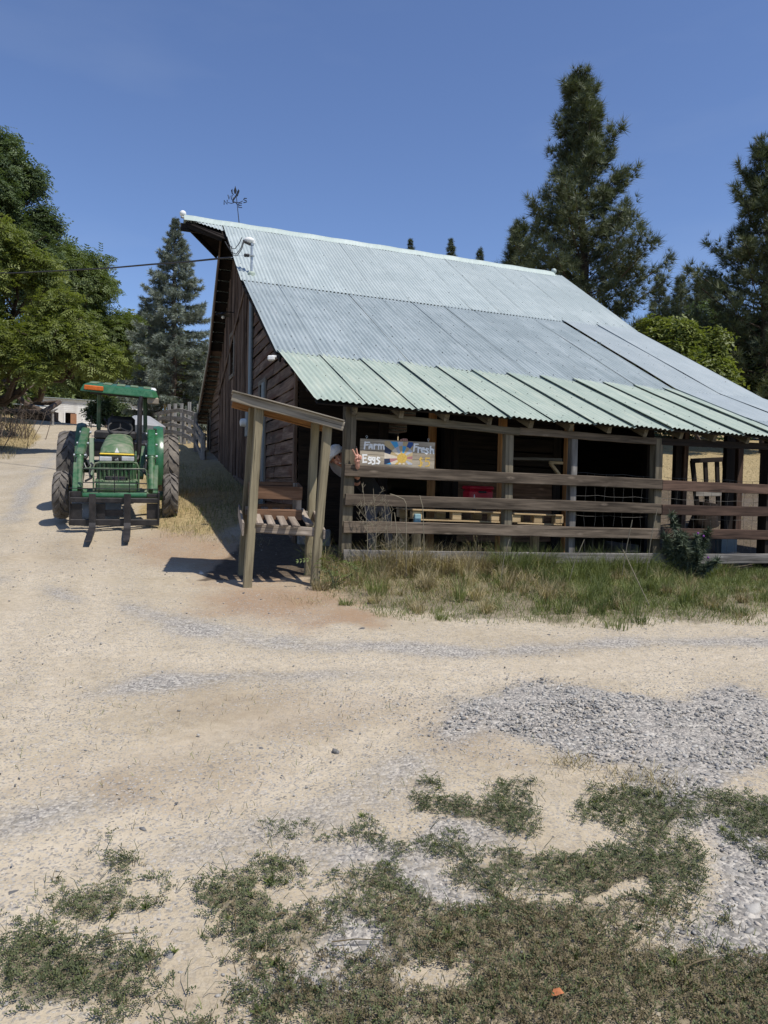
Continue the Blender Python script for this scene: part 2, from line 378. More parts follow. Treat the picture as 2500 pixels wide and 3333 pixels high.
M['wire'] = plain('fence_wire', (.10, .095, .088), .7, .1, .2, 60)
M['concrete'] = plain('concrete', (.22, .21, .20), .9, 0, .2, 14, .4)
M['meter'] = plain('meter_grey', (.20, .24, .26), .5, .2, .1, 15)
M['glassd'] = plain('dark_pane', (.02, .022, .025), .1, 0, .1, 4)
M['redplastic'] = plain('red_plastic', (.42, .012, .030), .4, 0, .1, 8)
M['bluepaint'] = plain('pale_blue_paint', (.24, .40, .46), .7, 0, .15, 15)
M['paintwhite'] = plain('white_paint', (.78, .78, .75), .6, 0, .05, 10)
M['gold'] = plain('gold_paint', (.62, .40, .08), .45, .2, .2, 60)
for nm, c in dict(blue=(.010, .055, .21), sky=(.045, .30, .55), navy=(.010, .022, .06), tan=(.44, .33, .17), cream=(.62, .54, .42), pink=(.38, .16, .15), pale=(.40, .42, .46)).items():
    M['p_'+nm] = plain('paint_'+nm, c, .6, 0, .12, 30)
M['trunk'] = wood('bark', (.035, .024, .018), (.13, .095, .07), knots=False)
M['shed_white'] = plain('white_clapboard', (.82, .81, .77), .7, 0, .10, 3, dirt=(.55, .52, .46), dirt_amt=.4)
M['brown_door'] = plain('tan_door', (.34, .17, .09), .7, 0, .12, 5)
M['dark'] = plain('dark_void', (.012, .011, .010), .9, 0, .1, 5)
M['skin'] = plain('skin', (.55, .28, .20), .5, 0, .06, 40)
M['hatcloth'] = plain('white_cotton', (.76, .75, .75), .85, 0, .05, 30, .2)
M['blackcloth'] = plain('black_cloth', (.014, .014, .016), .9, 0, .2, 30, .2)
M['greycloth'] = plain('grey_cloth', (.12, .12, .14), .9, 0, .15, 30, .2)
# ------------------------------------------------------------------ ground sheet
def ell(P, cx, cy, rx, ry, soft=.35):               # soft ellipse in photo pixels
    d = np.sqrt(((P[..., 0]-cx)/rx)**2+((P[..., 1]-cy)/ry)**2); return 1-sstep(1-soft, 1+soft, d)
K16 = 1.507
WEED = [(960, 1690, 34, 16, .8), (1085, 1693, 30, 14, .8), (1052, 1757, 75, 38, 1), (935, 1740, 34, 14, .8), (1395, 1745, 110, 42, 1), (1370, 1795, 70, 32, .9), (1610, 1790, 70, 40, .9), (1560, 1760, 40, 18, .7), (1180, 1860, 150, 46, 1), (1000, 1840, 60, 26, .6), (1330, 1885, 160, 46, 1), (860, 1830, 110, 26, .6), (740, 1800, 50, 22, .5), (620, 1800, 60, 22, .5), (560, 1880, 70, 30, .8),
        (880, 1920, 160, 44, .95), (470, 1930, 90, 46, 1), (330, 1905, 40, 18, .5), (210, 1880, 40, 30, .7), (205, 1945, 70, 40, .8), (220, 1805, 22, 9, .7), (105, 2110, 130, 110, 1), (60, 1995, 60, 20, .6), (560, 1990, 130, 50, .8), (800, 2010, 260, 60, .9), (1100, 1990, 330, 90, 1), (1250, 2110, 520, 130, 1), (760, 2140, 280, 110, .9), (1560, 2120, 240, 130, 1), (520, 2080, 110, 50, .6), (1620, 1880, 50, 40, .6), (610, 2190, 160, 40, .7), (300, 2190, 60, 30, .5), (1850, 2080, 260, 150, 1), (1800, 1870, 90, 50, .8), (2050, 1900, 130, 60, .8), (-150, 2080, 130, 90, .9), (1300, 2330, 900, 110, 1), (-200, 1930, 60, 30, .6)]
HOLE = [(790, 1880, 70, 40), (960, 1905, 75, 46), (1005, 1800, 70, 34), (1555, 1930, 90, 70), (690, 2030, 60, 34), (1490, 1850, 40, 26), (880, 2090, 80, 22), (1160, 1935, 60, 20), (1020, 1955, 55, 24), (620, 1930, 40, 20), (1600, 2000, 60, 40), (1300, 1930, 34, 14), (640, 2110, 70, 30)]
def weed_mask(P):
    m = np.zeros(P.shape[:-1])
    for cx, cy, rx, ry, a in WEED: m = np.maximum(m, a*ell(P, cx*K16, cy*K16, rx*K16, ry*K16, .75))
    for cx, cy, rx, ry in HOLE: m = m*(1-.9*ell(P, cx*K16, cy*K16, rx*K16, ry*K16, .5))
    return m
def pline(pts, X, Y):                                # distance in metres to a line drawn on the ground
    G = np.array([on_g(*q)[:2] for q in pts]); d = np.full(X.shape, 1e9)
    for p, q in zip(G[:-1], G[1:]):
        e = q-p; t = np.clip(((X-p[0])*e[0]+(Y-p[1])*e[1])/(e@e), 0, 1); d = np.minimum(d, np.hypot(X-p[0]-t*e[0], Y-p[1]-t*e[1]))
    return d
STREAK = [[(0, 1880), (350, 1960), (620, 2040), (1000, 2110), (1500, 2120), (2100, 2088), (2600, 2085)], [(-100, 2330), (300, 2240), (800, 2190), (1300, 2180)], [(-100, 2700), (250, 2640), (600, 2720), (1000, 2640), (1350, 2520)], [(30, 1700), (100, 1560), (230, 1440), (300, 1400)]]
TRACK = [[(-150, 2560), (300, 2500), (700, 2400), (1100, 2300), (1600, 2215), (2600, 2140)], [(-150, 2860), (250, 2760), (700, 2600), (1150, 2440), (1450, 2330)], [(-200, 2080), (200, 2090), (700, 2150), (1300, 2180), (2600, 2120)], [(100, 2330), (330, 2000), (330, 1800), (250, 1600)], [(-60, 2200), (90, 1900), (120, 1720), (170, 1560)]]
def gravel_mask(P):
    g = np.maximum.reduce([ell(P, 1900, 2330, 420, 95, .65), ell(P, 2350, 2390, 420, 145, .55), ell(P, 2050, 2410, 260, 85, .7), .8*ell(P, 2400, 2880, 170, 240, .7), .7*ell(P, 2200, 2560, 200, 80, .8)])
    g2 = .8*np.maximum.reduce([ell(P, 1480, 2720, 160, 70, .8), ell(P, 1450, 2880, 190, 120, .8), ell(P, 1250, 2780, 330, 90, .8), ell(P, 1050, 3060, 160, 110, .8), ell(P, 1000, 3220, 300, 90, .8), ell(P, 2300, 2700, 200, 60, .8)])
    g3 = .40*np.maximum.reduce([ell(P, 2200, 2090, 420, 40, .7), ell(P, 60, 2200, 220, 150, .9), ell(P, 200, 1480, 260, 90, .5), ell(P, 600, 2700, 380, 110, .9), ell(P, 1300, 2390, 240, 50, .9), ell(P, 60, 1560, 160, 60, .6)])
    return g, g2, g3
def build_ground():
    t = np.unique(np.r_[np.linspace(-.72, .72, 335), np.sign(np.linspace(-1, 1, 61))*(.72+2.6*np.abs(np.linspace(-1, 1, 61))**1.6)])
    Y = np.r_[np.linspace(-4, 1.2, 14)[:-1], 1.2+np.cumsum(np.r_[0, np.geomspace(.024, .055, 170)])]
    Y = np.r_[Y, Y[-1]+np.cumsum(np.geomspace(.062, 18, 130))]
    TT, YY = np.meshgrid(t, Y); XX = (YY+5.2)*TT; Z = gz(XX, YY)
    far = np.clip((np.hypot(XX, YY)-110)/400, 0, 1); Z = Z + far*24*fbm(XX*.006, YY*.006, 3)
    P = proj(np.stack([XX, YY, Z], -1)); P = np.where(YY[..., None] > 1.0, P, 1e6)
    P0 = P; sc_ = np.clip(FPX/np.maximum(YY, 1), 0, 1200); P = P + (np.stack([fbm(XX*3.1, YY*3.1, 5), fbm(XX*3.1+50, YY*3.1+9, 5)*.45], -1)-np.array([.5, .225]))*(sc_*.55)[..., None]
    near = (YY < 30)
    Z += np.where(near, .012*(fbm(XX*6, YY*6, 3)-.5)+.006*(fbm(XX*22, YY*22, 2)-.5), .05*(fbm(XX, YY, 2)-.5))
    wd = weed_mask(P); g, g2, g3 = gravel_mask(P)
    nz = fbm(XX*2.2, YY*2.2, 4)
    wx, wy = XX+.35*(fbm(XX*1.1+4, YY*1.1, 3)-.5), YY+.35*(fbm(XX*1.1+90, YY*1.1+7, 3)-.5)
    stk = np.maximum.reduce([np.exp(-(pline(q, wx, wy)/.30)**2) for q in STREAK]); trk = np.zeros_like(XX)
    for q in TRACK:
        d = pline(q, wx, wy); trk = np.maximum(trk, np.exp(-(d/.17)**2)); stk = np.maximum(stk, .45*np.exp(-((d-.34)/.10)**2)*(YY > 2.6))
    Z -= .009*trk*(YY < 18); g3 = np.maximum(g3, .66*stk)*(1-.75*trk)
    grav = np.clip(np.maximum(g*1.3, np.maximum(g2, g3))*(.55+.9*nz), 0, 1)
    red = np.maximum.reduce([ell(P, 900, 1960, 260, 70, .6), ell(P, 820, 1830, 200, 80, .5), ell(P, 600, 1780, 160, 60, .6), ell(P, 1080, 2010, 140, 40, .6)])*(.5+.8*nz)
    brown = np.maximum.reduce([.9*ell(P, 420, 2560, 230, 70, .9), .5*ell(P, 640, 2480, 330, 70, .9), .55*ell(P, 1000, 2320, 420, 60, .9), .6*ell(P, 1550, 2390, 160, 60, .8), .35*ell(P, 300, 1790, 260, 60, .8)])
    # dry grass: strip by the fence, bank by the barn, pasture beyond
    wd = np.maximum(wd, ell(P, 1900, 1925, 830, 105, .2)*.95); wd = np.maximum(wd, .5*ell(P, 2250, 2085, 330, 28, .6)); dry = np.maximum.reduce([ell(P, 560, 1600, 110, 130, .5), ell(P, 690, 1620, 160, 120, .5), ell(P, 40, 1425, 90, 36, .4), ell(P, 590, 1470, 85, 75, .4)])
    inb = (XX*BN[0]+YY*BN[1] - (BO[:2]@BN[:2])); dry = np.maximum(dry, ((inb > 6) & (XX > 2)).astype(float))
    dry = np.maximum(dry, sstep(30, 40, YY)*((XX > -.36*YY+.6) | (XX < -.475*YY-.2)))
    dry = np.maximum(dry, ((XX < -.50*YY-1.0) & (YY > 18)).astype(float))
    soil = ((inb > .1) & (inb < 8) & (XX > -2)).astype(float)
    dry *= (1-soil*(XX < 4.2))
    V = np.stack([XX, YY, Z], -1).reshape(-1, 3); nr, nc = XX.shape
    i = np.arange(nr*nc).reshape(nr, nc); F = np.stack([i[:-1, :-1], i[:-1, 1:], i[1:, 1:], i[1:, :-1]], -1).reshape(-1, 4)
    t_ = NT('farm_ground'); v = t_.coord((1, 1, 1))
    n1 = t_.noise(v, 1.1, 6, .62); n2 = t_.noise(v, 14, 5, .65); n3 = t_.noise(v, 120, 3, .6)
    sand = t_.ramp(t_.math('ADD', t_.math('MULTIPLY', n1, .5), t_.math('ADD', t_.math('MULTIPLY', n2, .35), t_.math('MULTIPLY', n3, .25))), (.36, (.275, .222, .150)), (.54, (.438, .366, .258)), (.70, (.535, .458, .340)))
    sand = t_.mix(t_.math('MULTIPLY', t_.attr('track'), .55), sand, t_.ramp(n2, (.3, (.45, .375, .27)), (.7, (.58, .50, .378))))
    sand = t_.mix(t_.math('MULTIPLY', t_.attr('brown'), .75), sand, (.27, .20, .130))
    sand = t_.mix(t_.math('MULTIPLY', t_.attr('red'), .8, True), sand, (.30, .19, .11))
    vo = t_.n('TexVoronoi', Vector=v, Scale=46.0); vo2 = t_.n('TexVoronoi', Vector=v, Scale=105.0)
    peb = t_.ramp(t_.n('SeparateColor', Color=vo.outputs['Color']).outputs[0], (0, (.17, .160, .145)), (.5, (.325, .302, .265)), (1, (.51, .47, .405)))
    peb2 = t_.ramp(t_.n('SeparateColor', Color=vo2.outputs['Color']).outputs[1], (0, (.16, .150, .138)), (.5, (.335, .305, .265)), (1, (.51, .465, .395)))
    peb = t_.mix(t_.ramp(n2, (.48, (0, 0, 0)), (.54, (1, 1, 1))), peb, peb2)
    gm = t_.ramp(t_.math('ADD', t_.attr('gravel'), t_.math('SUBTRACT', t_.math('ADD', t_.math('MULTIPLY', n2, .7), t_.math('MULTIPLY', n3, .6)), .65)), (.36, (0, 0, 0)), (.72, (1, 1, 1)))
    # scattered pebbles everywhere
    sc = t_.math('MULTIPLY', t_.ramp(t_.n('SeparateColor', Color=vo2.outputs['Color']).outputs[2], (.66, (0, 0, 0)), (.74, (1, 1, 1))), t_.ramp(t_.math('ADD', n1, t_.math('MULTIPLY', t_.attr('gravel'), .5)), (.32, (0, 0, 0)), (.58, (1, 1, 1))))
    gm = t_.math('MAXIMUM', gm, t_.math('MULTIPLY', sc, .8))
    col = t_.mix(gm, sand, peb)
    dryc = t_.ramp(t_.math('ADD', t_.math('MULTIPLY', n2, .6), t_.math('MULTIPLY', n3, .4)), (.33, (.13, .10, .055)), (.52, (.36, .275, .14)), (.7, (.50, .40, .22)))
    dm = t_.ramp(t_.math('ADD', t_.attr('dry'), t_.math('SUBTRACT', n2, .5)), (.4, (0, 0, 0)), (.6, (1, 1, 1)))
    col = t_.mix(dm, col, dryc)
    wc = t_.ramp(t_.noise(v, 30, 4, .7), (.35, (.07, .06, .035)), (.65, (.22, .185, .12)))
    col = t_.mix(t_.math('MULTIPLY', t_.ramp(t_.math('ADD', t_.attr('weed'), t_.math('SUBTRACT', n2, .5)), (.55, (0, 0, 0)), (.85, (1, 1, 1))), .7), col, wc)
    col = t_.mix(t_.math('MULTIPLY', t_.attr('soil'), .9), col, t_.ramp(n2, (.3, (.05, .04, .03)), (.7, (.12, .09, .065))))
    h = t_.math('ADD', t_.math('MULTIPLY', t_.math('MULTIPLY', vo.outputs['Distance'], gm), -1.2), t_.math('ADD', t_.math('MULTIPLY', n2, .6), t_.math('MULTIPLY', n3, .35)))
    t_.bump(h, .75, .012); gmat = t_.out(col, .92, spec=.15)
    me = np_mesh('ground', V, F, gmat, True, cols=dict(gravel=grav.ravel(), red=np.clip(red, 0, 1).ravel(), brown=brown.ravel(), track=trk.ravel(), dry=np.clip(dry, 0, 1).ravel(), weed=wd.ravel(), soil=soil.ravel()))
    tag(obj('ground', me), kind='structure')
build_ground()
# ------------------------------------------------------------------ barn
PROF = [(0, 2.474), (2.414, 3.426), (6.134, 5.388), (9.328, 7.448)]
_f1 = to_b(on_u(680, 1133, 0)); FAR = [(9.328, 7.448), (float(_f1[1]), float(_f1[2])), (15.6, 3.40)]
LR = 8.75; UW = 0.35
def roof_w(s):
    p = PROF+FAR[1:]
    return float(np.interp(s, [a for a, b in p], [b for a, b in p]))
barn = empty('barn', B(UW, 2.41, .7), 'old dark plank barn with a long corrugated metal roof and open front porch', 'barn')
PITCHW = .0762
def corr_mesh(name, width, length, mat, amp=.0105, nl=5, sag=.0, seed=0):
    nw = max(1, round(width/PITCHW)); nx = nw*6+1; xs = np.linspace(0, width, nx); ys = np.linspace(0, length, nl)
    X, Yy = np.meshgrid(xs, ys); r_ = np.random.default_rng(seed)
    Z = amp*np.cos(X/PITCHW*2*math.pi)+.010*(fbm(X*2+seed, Yy*1.5, 2)-.5)
    Yy = Yy+np.where(Yy < .01, .012*r_.random(), 0)
    i = np.arange(nx*nl).reshape(nl, nx); F = np.stack([i[:-1, :-1], i[:-1, 1:], i[1:, 1:], i[1:, :-1]], -1).reshape(-1, 4)
    V = np.stack([X, Yy, Z], -1).reshape(-1, 3); n = len(V)
    # thickness: an underside so the sheet reads from below
    return np_mesh(name, V, F, mat, True)
def sheet_frame(u, a, b, lift=.03, yaw=0, roll_=0):
    """local X along the ridge, Y upslope from profile point a to b"""
    O = B(u, *a); y = V3(B(u, *b)-O).normalized(); x = V3(BU).normalized(); z = x.cross(y).normalized(); y = z.cross(x)
    m = Matrix(((x.x, y.x, z.x, O[0]+z.x*lift), (x.y, y.y, z.y, O[1]+z.y*lift), (x.z, y.z, z.z, O[2]+z.z*lift), (0, 0, 0, 1)))
    return m @ Matrix.Rotation(yaw, 4, 'Z') @ Matrix.Rotation(roll_, 4, 'Y')
def lerp2(a, b, t): return (a[0]+(b[0]-a[0])*t, a[1]+(b[1]-a[1])*t)
def sheet_row(a, b, u0, u1, wid, mat, over=.0, lift=.03, rollr=(.0, .0), jit=.008, name='roof_sheet', sagc=None, flip=False):
    L = math.dist(a, b)+over; n = max(1, round((u1-u0)/wid)); nw = max(4, round(wid/PITCHW)); wd = nw*PITCHW; n = max(1, math.ceil((u1-u0)/wd-.35)); w_ = (nw+1)*PITCHW
    meshes = [corr_mesh(name, w_, L, mat, seed=k+int(u0*10)) for k in range(4)]
    for k in range(n):
        u = u0+k*wd; e = lerp2(a, b, -over/math.dist(a, b))
        e = (e[0]+random.uniform(-jit, jit), e[1])
        if sagc: e = (e[0], e[1]+sagc(u))
        rl = random.uniform(*rollr); m = sheet_frame(u, e, b, lift+w_*rl+random.uniform(0, .003), random.uniform(-.004, .004), rl)
        if flip: m = m @ Matrix.Translation((w_, 0, 0)) @ Matrix.Rotation(math.pi, 4, 'Z') @ Matrix.Translation((0, 0, 0))
        obj(name, random.choice(meshes), barn, m)
sag = lambda u: -.030*math.sin(min(max(u/6.5, 0), 1)*math.pi)
# local roll lifts one long edge of every sheet off its neighbour, which leaves the dark laps of the photo
sheet_row(PROF[0], PROF[1], 0.0, 7.0, .605, M['green'], .03, .028, (.030, .062), .012, sagc=sag)
sheet_row(PROF[1], PROF[2], 0.0, 7.0, .66, M['galv'], .12, .046, (.0005, .0028), .012)
sheet_row(PROF[2], PROF[3], 0.0, LR, .66, M['galv_w'], .14, .064, (.0003, .0018), .010)
sheet_row(PROF[1], PROF[2], 7.0, LR, .9, M['galv_s'], .12, .060, (.004, .010), .01)
sheet_row(lerp2(PROF[0], PROF[1], .30), PROF[1], 7.0, LR, .9, M['galv_s'], .05, .050, (.004, .012), .01)
sheet_row(PROF[0], lerp2(PROF[0], PROF[1], .34), 7.0, LR, .9, M['galv'], .05, .032, (.004, .03), .02)
# far slopes (a is the eave end, so local Y runs up to the ridge from behind)
for a, b, m_ in ((FAR[1], FAR[0], M['galv_w']), (FAR[2], FAR[1], M['galv'])):
    L = math.dist(a, b)+.1; me = corr_mesh('roof_sheet', .68, L, m_)
    for k in range(13):
        u = LR-k*.674; O = B(u, *a); y = V3(B(u, *b)-O).normalized(); x = -V3(BU).normalized(); z = x.cross(y); lf = .03 if a is FAR[2] else .05
        obj('roof_sheet', me, barn, Matrix(((x.x, y.x, z.x, O[0]+z.x*lf), (x.y, y.y, z.y, O[1]+z.y*lf), (x.z, y.z, z.z, O[2]+z.z*lf), (0, 0, 0, 1))))
# roof nails: rows along the purlin lines (hundreds of pin-sized heads)
NV = []
for (a, b, u0, u1, st, lf) in ((PROF[0], PROF[1], 0, 7, .55, .052), (PROF[1], PROF[2], 0, 7, .62, .060), (PROF[2], PROF[3], 0, LR, .75, .078), (PROF[1], PROF[2], 7, LR, .62, .072)):
    L = math.dist(a, b); rw = .08
    while rw < L:
        e = lerp2(a, b, rw/L); u = u0+random.uniform(.03, .2)
        while u < u1:
            c = B(u+random.uniform(-.02, .02), e[0]+random.uniform(-.015, .015), e[1]+lf); NV.append(c); u += PITCHW*3
        rw += st
NV = np.array(NV); tvn = np.array([(-1, -1, 0), (1, -1, 0), (1, 1, 0), (-1, 1, 0), (0, 0, 1.0)])*.009; tfn = np.array([(0, 1, 4), (1, 2, 4), (2, 3, 4), (3, 0, 4)])
tag(obj('roof_nails', np_mesh('roof_nails', (NV[:, None]+tvn[None]).reshape(-1, 3), (tfn[None]+(np.arange(len(NV))*5)[:, None, None]).reshape(-1, 3), M['iron']), barn), kind='stuff')
# hay hood: triangular sheets running out to the prow
UP = .80; SD = 8.70
def prow(side):
    cols = []; us = np.arange(-UP, 0.001, PITCHW/6)
    V = []; F = []; nl = 4
    a = PROF[2] if side > 0 else FAR[1]; b = PROF[3]
    sd = .62*(1 if side > 0 else 1.25)
    for u in us:
        t = (u+UP)/UP; Lc = max(.02, sd*t**.9)
        for j in range(nl):
            q = j/(nl-1)*Lc; ds = math.hypot(b[0]-a[0], b[1]-a[1]); e = lerp2(b, a, q/ds)
            V.append(B(u, e[0], e[1]+.068+.0105*math.cos(u/PITCHW*2*math.pi)))
    n = len(us)
    for i in range(n-1):
        for j in range(nl-1): F.append((i*nl+j, i*nl+j+1, (i+1)*nl+j+1, (i+1)*nl+j))
    obj('hood_sheet', np_mesh('hood_sheet', V, F, M['galv_w'], True), barn)
prow(1); prow(-1)
# boards under the hood and the ridge beam
for side, a in ((1, PROF[2]), (-1, FAR[1])):
    b = PROF[3]
    e3 = lerp2(b, a, .24 if side > 0 else .2)
    T3 = [B(-UP+.01, b[0]+side*-.03, b[1]-.03), B(.3, b[0]+side*-.03, b[1]-.03), B(.3, e3[0], e3[1]-.02), B(-.01, e3[0], e3[1]-.02)]
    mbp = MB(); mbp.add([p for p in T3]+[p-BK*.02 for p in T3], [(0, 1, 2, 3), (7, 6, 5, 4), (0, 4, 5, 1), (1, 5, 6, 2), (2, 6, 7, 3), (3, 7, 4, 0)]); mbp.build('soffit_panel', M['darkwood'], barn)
    d = V3(B(0, *a)-B(0, *b)).normalized()
    e2 = lerp2(b, a, .2)
    board('barge_board', B(-UP+.02, b[0], b[1]-.07), B(-.02, e2[0], e2[1]-.07), .14, .03, (0, 0, 1), M['darkwood'], barn)
board('ridge_beam', B(-UP-.10, 9.328, 7.30), B(LR, 9.328, 7.30), .16, .09, (0, 0, 1), M['darkwood'], barn)
mb = MB(); us = np.linspace(-UP-.03, LR+.05, 40); prof = [(-.17, -.115), (-.09, -.03), (-.045, .03), (0, .055), (.045, .03), (.09, -.03), (.17, -.115)]
V = []; F = []
for i, u in enumerate(us):
    for p, q in prof: V.append(B(u, 9.328+p, 7.448+.085+q+.006*math.sin(i*1.7)))
for i in range(len(us)-1):
    for j in range(len(prof)-1): F.append((i*7+j, (i+1)*7+j, (i+1)*7+j+1, i*7+j+1))
obj('ridge_cap', np_mesh('ridge_cap', V, F, M['ridge'], True), barn)
for uu, m_ in ((-UP-.05, M['white']), (LR+.07, M['ridge'])):
    mb = MB(); mb.ball(B(uu, 9.328, 7.60), .075, 14); mb.lathe([(.05, -.09), (.035, -.03)], B(uu, 9.328, 7.60), (0, 0, 1), 10); mb.build('ridge_ball', m_, barn, True)
# purlins under the overhangs and rafters
def purlins(a, b, u0, u1, step, mat, wid=.14):
    L = math.dist(a, b); n = int(L/step)
    for k in range(n+1):
        e = lerp2(a, b, min(1-.12/L, (k*step+.08)/L)); d = B(0, *b)-B(0, *a)
        board('purlin', B(u0, e[0], e[1]-.012), B(u1, e[0], e[1]-.012), wid, .022, d, mat, barn)
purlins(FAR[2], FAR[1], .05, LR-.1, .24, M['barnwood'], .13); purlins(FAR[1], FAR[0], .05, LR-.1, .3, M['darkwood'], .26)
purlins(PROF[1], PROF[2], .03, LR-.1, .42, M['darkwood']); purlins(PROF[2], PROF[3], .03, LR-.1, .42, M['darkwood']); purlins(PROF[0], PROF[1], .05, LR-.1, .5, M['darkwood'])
for a, b in ((FAR[2], FAR[1]), (FAR[1], FAR[0])):     # barge rafters at the far rake
    board('barge_board', B(.02, a[0], a[1]-.08), B(.02, b[0], b[1]-.08), .15, .035, (0, 0, 1), M['barnwood'], barn)
for a, b in ((PROF[1], PROF[2]), (PROF[2], PROF[3])):
    board('barge_board', B(.09, a[0], a[1]-.075), B(.09, b[0], b[1]-.075), .11, .03, (0, 0, 1), M['darkwood'], barn)
for k in range(15):
    u = .52+k*.585; a = lerp2(PROF[0], PROF[1], .045)
    board('rafter', B(u, a[0], a[1]-.085), B(u, 2.5, roof_w(2.5)-.085), .12, .06, (0, 0, 1), M['post'], barn)
# ---- gable wall: lap siding, upright planks, lap siding
GB = lambda s: float(np.interp(s, [2.4, 6.7, 10.1, 15.8], [.55, 1.2, 1.72, 2.15]))
def siding(s0, s1, w0, mat, hole=None):
    wv = w0; k = 0
    while wv < 7.3:
        h = random.choice((.17, .19, .20, .215)); wc = wv+h/2
        ss = np.linspace(s0, s1, 60); ok = np.array([roof_w(s)-.10 > wc+h*.35 and GB(s)-.05 < wc+h for s in ss])
        if ok.any():
            a, b = ss[ok][0], ss[ok][-1]
            segs = [(a, b)]
            if hole and hole[2] < wc+h*.2 and wc-h*.2 < hole[3]: segs = [(a, min(b, hole[0])), (max(a, hole[1]), b)]
            for (p, q) in segs:
                if q-p < .06: continue
                cut = [p, q]
                if q-p > 2.4: cut = [p, random.uniform(p+.8, q-.8), q]
                for i in range(len(cut)-1):
                    board('siding_board', B(UW+random.uniform(-.006, .006), cut[i]+.003, wc), B(UW+random.uniform(-.006, .006), cut[i+1]-.003, wc+random.uniform(-.008, .008)), h-.008, .022, (BK+BU*.12), mat, barn)
        wv += h
siding(2.43, 6.72, .62, M['barnwood2'], (4.92, 5.62, 1.05, 3.42)); siding(12.08, 15.2, 1.8, M['barnwood'], (14.35, 15.1, 1.9, 3.75))
s = 6.76
while s < 12.0:
    wd = random.choice((.14, .18, .21, .24)); top = roof_w(s+wd/2)-.12
    if not (9.2 < s+wd/2 < 10.0):
        board('wall_plank', B(UW+random.uniform(-.012, .012), s+wd/2, GB(s)+random.uniform(0, .12)), B(UW+random.uniform(-.012, .012), s+wd/2, top), wd-.012, .024, BN, M['barnwood'], barn)
    else:
        for q0, q1 in ((GB(s)+.05, 4.02), (5.12, top)): board('wall_plank', B(UW, s+wd/2, q0), B(UW, s+wd/2, q1), wd-.012, .024, BN, M['barnwood'], barn)
    if random.random() < .55: board('batten', B(UW-.028, s, GB(s)+.1), B(UW-.028, s, top-.02), .05, .018, BN, M['barnwood'], barn)
    s += wd
board('brace_board', B(UW-.05, 7.15, roof_w(7.15)-.25), B(UW-.05, 12.05, 3.95), .11, .022, (0, 0, 1), M['barnwood'], barn)
for k in range(3): board('skirt_board', B(UW-.04-.012*k, 6.2, GB(6.2)+.32-.2*k), B(UW-.04-.012*k, 8.9-.5*k, GB(8.9-.5*k)+.10-.2*k), .2, .025, BK, M['barnwood2'], barn)
for q in ((2.44, .5), (6.74, 1.1), (12.05, 1.8), (15.22, 2.0)):
    board('corner_board', B(UW-.02, q[0], q[1]), B(UW-.02, q[0], roof_w(q[0])-.12), .09, .05, BN, M['barnwood'], barn)
def framed(name, s0, s1, w0, w1, panel, frm, jut=.03):
    mb = MB(); c = B(UW+.10, (s0+s1)/2, (w0+w1)/2); rot = Matrix((BU/np.linalg.norm(BU), BN, BK)).transposed()
    mb.box(c, (.03, s1-s0, w1-w0), rot=rot); p = mb.build(name, panel, barn)
    for a, b, up in (((s0, w0), (s0, w1), BN), ((s1, w0), (s1, w1), BN), ((s0-.05, w1), (s1+.05, w1), BK), ((s0-.05, w0), (s1+.05, w0), BK)):
        board('frame', B(UW-jut, *a), B(UW-jut, *b), .09, .03, up, frm, p)
    return p
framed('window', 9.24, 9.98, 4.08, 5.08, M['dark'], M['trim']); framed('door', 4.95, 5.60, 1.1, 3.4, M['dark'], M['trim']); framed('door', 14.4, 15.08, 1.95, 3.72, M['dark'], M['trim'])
board('door_leaf', B(UW-.05, 5.08, 1.15), B(UW-.05, 5.08, 3.36), .22, .03, BN, M['meter'], barn)
board('door_leaf', B(UW+.05, 5.36, 1.15), B(UW+.05, 5.36, 3.36), .30, .03, BN, M['darkwood'], barn)
# ---- front wall inside the porch, lapped; open bays beyond
wv = .72
while wv < 3.1:
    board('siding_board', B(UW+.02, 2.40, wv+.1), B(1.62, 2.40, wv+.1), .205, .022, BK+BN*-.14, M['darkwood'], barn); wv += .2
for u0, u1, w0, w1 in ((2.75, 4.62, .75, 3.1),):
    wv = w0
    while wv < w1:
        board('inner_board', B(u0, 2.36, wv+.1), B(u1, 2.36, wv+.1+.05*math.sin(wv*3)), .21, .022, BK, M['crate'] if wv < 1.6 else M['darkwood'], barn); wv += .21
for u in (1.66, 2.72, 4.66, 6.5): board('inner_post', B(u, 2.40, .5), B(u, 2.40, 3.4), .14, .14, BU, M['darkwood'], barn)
for k in range(20):                                   # end wall and back wall, seen only from inside
    w_ = .9+k*.34
    for u, mm in ((6.6, 'darkwood'),):
        ss = [q for q in np.linspace(2.5, 15.1, 50) if roof_w(q)-.15 > w_+.17]
        if ss: board('end_wall_board', B(u, ss[0], w_), B(u, ss[-1], w_), .345, .03, BK, M[mm], barn)
    if w_ < 3.4: board('back_wall_board', B(UW, 15.25, w_), B(6.6, 15.25, w_), .345, .03, BK, M['darkwood'], barn)
fw = MB(); 
mb = MB(); rot = Matrix((BU/np.linalg.norm(BU), BN, BK)).transposed(); c = on_s(1962, 1458, 6.0)
for dx, dz, a, b in ((-.42, 0, .08, .42), (.42, 0, .08, .42), (0, -.19, .92, .08), (0, .19, .92, .08)): mb.box(c+BU*dx+BK*dz, (a, .05, b), rot=rot, bev=.005)
mb.build('inner_window_frame', M['new'], barn)
# foundation block at the corner
mb = MB(); mb.box(B(.62, 2.5, .66), (.5, .3, .5), rot=rot, bev=.02); mb.build('foundation_block', M['concrete'], barn)
